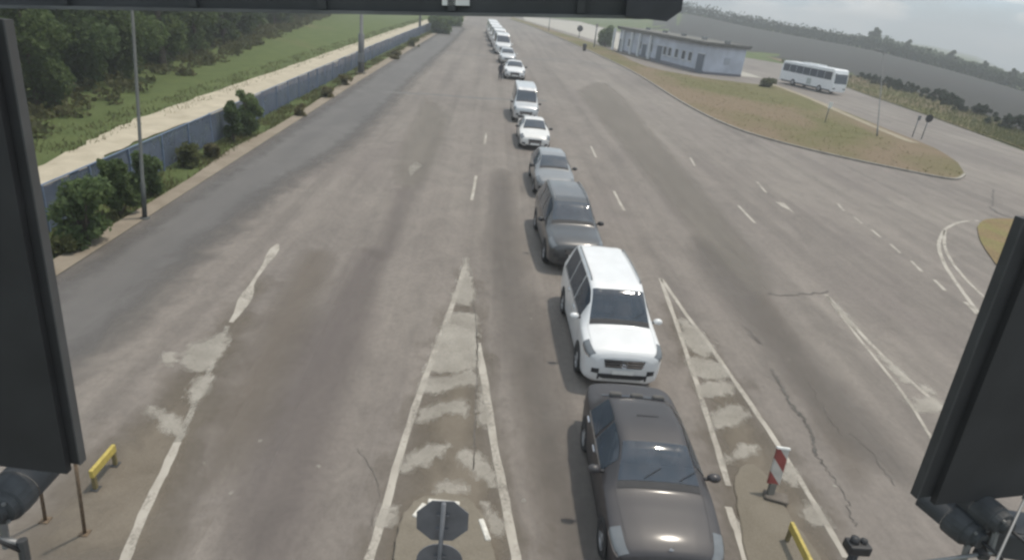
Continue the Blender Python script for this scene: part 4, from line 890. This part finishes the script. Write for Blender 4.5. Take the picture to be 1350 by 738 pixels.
V, F = leaves(cs, rs, 60000, .42, .9, .3); tag(link('woodland', npmesh('woodland', V, F, LEAF)), 'dense dark green wood filling the upper left', 'wood', kind='stuff')
cs, rs = [], []
for _ in range(420):
    y = random.uniform(14, 200)**1.0; x = ex_(y)+random.uniform(-1.5, 2.6); cs.append((x, y, random.uniform(-.1, .4))); rs.append(random.uniform(.3, .85))
V, F = leaves(cs, rs, 22000, .15, .8, .3); tag(link('undergrowth', npmesh('undergrowth', V, F, m_leaf('undergrowth_leaves', (.070, .080, .034), (.125, .122, .056), .1))), 'low olive brush along the foot of the wood', 'brush', kind='stuff')
def blades(pts, h, wd, m, name, label, cat):
    n = len(pts); P = np.array(pts); a = RNG.random(n)*6.28; hh = h*(.5+RNG.random(n)); lean = RNG.normal(size=(n, 2))*.35
    dxy = np.stack([np.cos(a), np.sin(a), np.zeros(n)], 1)*wd*(.6+.8*RNG.random(n))[:, None]
    tip = P+np.stack([lean[:, 0]*hh, lean[:, 1]*hh, hh], 1); V = np.stack([P-dxy, P+dxy, tip], 1).reshape(-1, 3); F = np.arange(3*n).reshape(-1, 3)
    return tag(link(name, npmesh(name, V, F, m)), label, cat, kind='stuff')
pts = []
for _ in range(44000):
    y = 12+170*random.random()**1.6; s_ = random.random()
    x = (random.uniform(-13.7, -12.3) if s_ < .5 else random.uniform(-16.3, -13.9) if s_ < .75 else random.uniform(-21.5, -18.4)) + fx(y)*(1 if s_ < .5 else .6)
    if math.sin(x*2.1+y*.7)+math.sin(y*1.3-x) < random.uniform(-1.6, .6): continue
    pts.append((x, y, -.06))
half = len(pts)//2
blades(pts[:half], .17, .03, WEEDG, 'long_grass', 'long green grass along the fence and the dirt track', 'grass'); blades(pts[half:], .16, .025, WEED, 'dry_weeds', 'dry straw-coloured weeds along the fence and track', 'weeds')
# shrubs by the fence
def shrub(px, hgt, wid, label, name='shrub', m=LEAFS, nl=4200, ls=.085, group='shrubs along the blue fence', x=None):
    p = G(*px); o = tag(empty(name, (p.x-(.75 if 'fence' in (group or '') and px[0] < 360 else 0), p.y, -.02)), label, 'shrub', group); cs, rs = [], []; st_ = MB()
    for i in range(22):
        a = random.uniform(0, 6.28); d = wid*.5*random.uniform(.1, .80); z = hgt*random.uniform(.12, .82); cs.append((d*math.cos(a), d*math.sin(a), z)); rs.append(min(wid*.30, hgt*.30)*random.uniform(.45, 1.0))
        st_.tube([(0, 0, -.05), (cs[-1][0]*.4, cs[-1][1]*.4, z*.55), cs[-1]], [.03*hgt/2, .02*hgt/2, .008], 5)
    V, F = leaves(cs, rs, nl, ls, 1.0, .3); link('foliage', npmesh('foliage', V, F, m), None, o); st_.build('stems', BARK, o); return o
shrub((148, 322), 2.3, 1.5, 'largest bright green shrub at the near end of the blue fence')
shrub((188, 284), 2.3, 1.1, 'dark green shrub at the foot of the tall lamp post', m=LEAF)
shrub((223, 258), 1.9, 1.05, 'rounded green shrub just right of the lamp post')
shrub((272, 220), 1.0, 1.1, 'small olive shrub midway along the blue fence', m=WEEDG, nl=1400)
shrub((328, 187), 2.2, .9, 'darker left one of the paired shrubs by the fence', m=LEAF)
shrub((348, 178), 2.7, 1.3, 'taller right one of the paired shrubs by the fence')
shrub((583, 44), 4.2, 7.0, 'big far shrub where the fence meets the road', nl=3500, ls=.3); shrub((595, 34), 5.0, 8.0, 'farthest big shrub beside the road end', nl=3500, ls=.35)
for px, s_ in (((395, 152), .7), ((430, 128), .8), ((300, 208), .6), ((455, 112), .8), ((520, 78), 1.1), ((120, 335), .6), ((85, 365), .6), ((545, 62), 1.4)):
    shrub(px, s_, s_*1.4, 'low dry weed clump at the foot of the blue fence', 'weed_clump', WEED if random.random() < .6 else WEEDG, 700, .10, 'weed clumps at the foot of the fence')
# right side: bush and tree by the building, verge shrubs, hedge and far wood
shrub((797, 62), 4.6, 3.6, 'green bush at the left end of the long building', nl=2600, ls=.26, group=None)
shrub((1010, 116), 1.6, 2.4, 'low olive bush between the building and the coach', nl=1500, ls=.15, m=WEEDG, group=None)
for px, s_, lb in (((1146, 106), 1.5, 'dark bush on the field edge nearest the coach'), ((1165, 113), 1.8, 'dark bush second from the coach on the field edge'), ((1192, 121), 1.9, 'dark bush third from the coach on the field edge'), ((1225, 131), 2.0, 'dark bush fourth from the coach on the field edge'), ((1252, 139), 1.8, 'dark bush fifth from the coach on the field edge'), ((1282, 150), 1.6, 'dark bush sixth from the coach on the field edge'), ((1330, 170), 1.9, 'dark bush on the field edge nearest the right picture border')):
    shrub(px, s_*.9, s_*4.2, lb, 'field_bush', LEAFD, 1100, .20, 'bushes on the edge of the field')
pts = []
for _ in range(14000):
    i = random.random(); j = random.random(); k1 = min(int(i*(len(rv)-1)), len(rv)-2); a = Vector(rv[k1]).lerp(Vector(rv[k1+1]), i*(len(rv)-1)-k1); az = az_of(Vector((a.x, a.y, 0))); t = d0(az)/a.length
    pts.append((a.x*(1+(t-1)*j), a.y*(1+(t-1)*j), .02))
blades(pts, .34, .035, WEEDG, 'verge_weeds', 'tall grass on the verge between side road and field', 'grass')
pts = []
POL = kl+tl
for _ in range(9000):
    q = Vector((random.uniform(5, 36), random.uniform(40, 150), 0)); ins = False
    for i in range(len(POL)):
        c1, c2 = POL[i-1], POL[i]
        if (c1.y > q.y) != (c2.y > q.y) and q.x < (c2.x-c1.x)*(q.y-c1.y)/(c2.y-c1.y)+c1.x: ins = not ins
    if ins: pts.append((q.x, q.y, .10))
blades(pts, .09, .05, WEED, 'island_grass', 'dry grass on the kerbed island', 'grass')
cs, rs = [], []
for az in np.arange(11.5, 50, .12):
    d = d1(az)+random.uniform(-1, 3); z = terr(az, d); hh = random.uniform(2.4, 3.8)*d/280
    cs.append((d*math.sin(rad(az)), d*math.cos(rad(az)), z+hh*.45)); rs.append(hh*.75)
V, F = leaves(cs, rs, 16000, .5, 1, .3); tag(link('hedge', npmesh('hedge', V, F, LEAFD)), 'dark hedge along the far side of the grey field', 'hedge', kind='stuff')
TOPS = [(1050, 30), (1090, 38), (1120, 46), (1157, 38), (1185, 50), (1225, 58), (1260, 72), (1300, 82), (1350, 92), (1420, 110)]
cs, rs = [], []
for _ in range(520):
    az = random.uniform(22, 50); d = d1(az)+random.uniform(25, 110); base = terr(az, d1(az)+25)-1
    px_ = CAM + Vector((d*math.sin(rad(az)), d*math.cos(rad(az)), base-H)); v_ = px_-CAM; xpix = 675+FPX*v_.dot(_r)/v_.dot(_f)
    if xpix < 1030: continue
    ytop = float(np.interp(xpix, [t[0] for t in TOPS], [t[1] for t in TOPS]))+6; e = AT(xpix, ytop, d); ht = max(2.5, (e.z-base))*random.uniform(.78, 1.0)
    for q in range(3): cs.append((px_.x+random.uniform(-1.5, 1.5), px_.y, base+ht*(q+.5)/3)); rs.append(max(1.2, ht*.20))
V, F = leaves(cs, rs, 34000, .6, 1, .35); FARL = m_leaf('far_wood_leaves', (.050, .072, .040), (.085, .110, .058), .1)
tag(link('far_woodland', npmesh('far_woodland', V, F, FARL)), 'green wood beyond the hedge at upper right', 'wood', kind='stuff')
ft = tree_mesh(11, 3.6, 15, 2400, .4, FARL, .1)
for k, (tx, ty, lb) in enumerate(((1157, 36, 'tallest tree standing out above the far wood against the sky'), (1200, 52, 'round-topped far tree right of the tallest one'), (1258, 66, 'far tree poking up midway along the right-hand wood'), (1300, 80, 'far tree rising above the wood near the right border'), (1338, 90, 'far tree at the right picture border'))):
    d = d1(az_of(ray(tx, ty)))+35; e = AT(tx, ty, d); base = terr(az_of(e-Vector((0, 0, 0))), d)-1; plant_tree('far_tree', ft, (e.x, e.y, base), max(.4, (e.z-base)/11), lb, 'trees standing out of the far wood')

# ------------------------------------------------------------------ the person by the queue
p = G(659, 106); per = tag(empty('person', (p.x, p.y, .01)), 'person in dark clothes standing on the road beside a white car', 'person')
S_ = [((0, 0, .95), .15), ((0, 0, 1.2), .16), ((0, 0, 1.42), .15), ((0, 0, 1.55), .06), ((0, -.01, 1.68), .10), ((0, 0, 1.76), .085),
      ((.19, 0, 1.42), .065), ((.25, .02, 1.15), .05), ((.24, -.08, .92), .04), ((-.19, 0, 1.42), .065), ((-.25, .02, 1.15), .05), ((-.24, -.06, .92), .04),
      ((.10, 0, .85), .10), ((.11, -.02, .48), .07), ((.11, .02, .09), .05), ((.12, -.14, .04), .04), ((-.10, 0, .85), .10), ((-.11, .04, .48), .07), ((-.11, .05, .09), .05), ((-.12, -.11, .04), .04)]
E_ = [(0, 1), (1, 2), (2, 3), (3, 4), (4, 5), (2, 6), (6, 7), (7, 8), (2, 9), (9, 10), (10, 11), (0, 12), (12, 13), (13, 14), (14, 15), (0, 16), (16, 17), (17, 18), (18, 19)]
me = bpy.data.meshes.new('body'); me.from_pydata([s[0] for s in S_], E_, []); me.materials.append(mat('dark_clothes', (.045, .045, .055), .9)); o = link('body', me, None, per)
o.modifiers.new('skin', 'SKIN'); o.modifiers.new('sub', 'SUBSURF').levels = 1
for i, s in enumerate(S_): me.skin_vertices[0].data[i].radius = (s[1], s[1])
me.skin_vertices[0].data[0].use_root = True
MB().lathe([(.001, .10), (.07, .085), (.10, .03), (.105, -.03), (.06, -.05)], 'Z', 10, (0, .015, 1.74)).build('hair', INT, per, True)

# ------------------------------------------------------------------ thin summer haze
hz = MB().box((0, 0, -137), (3700, 3700, 364)).build('haze', None)
hm = bpy.data.materials.new('haze_air'); hm.use_nodes = True; hn = hm.node_tree; hn.nodes.remove(hn.nodes['Principled BSDF'])
pv = hn.nodes.new('ShaderNodeVolumePrincipled'); pv.inputs['Color'].default_value = (.86, .90, .93, 1); pv.inputs['Density'].default_value = .0013; pv.inputs['Anisotropy'].default_value = .2
hn.links.new(pv.outputs[0], hn.nodes['Material Output'].inputs['Volume']); hz.data.materials.append(hm); tag(hz, 'thin pale haze in the air', 'haze', kind='stuff')
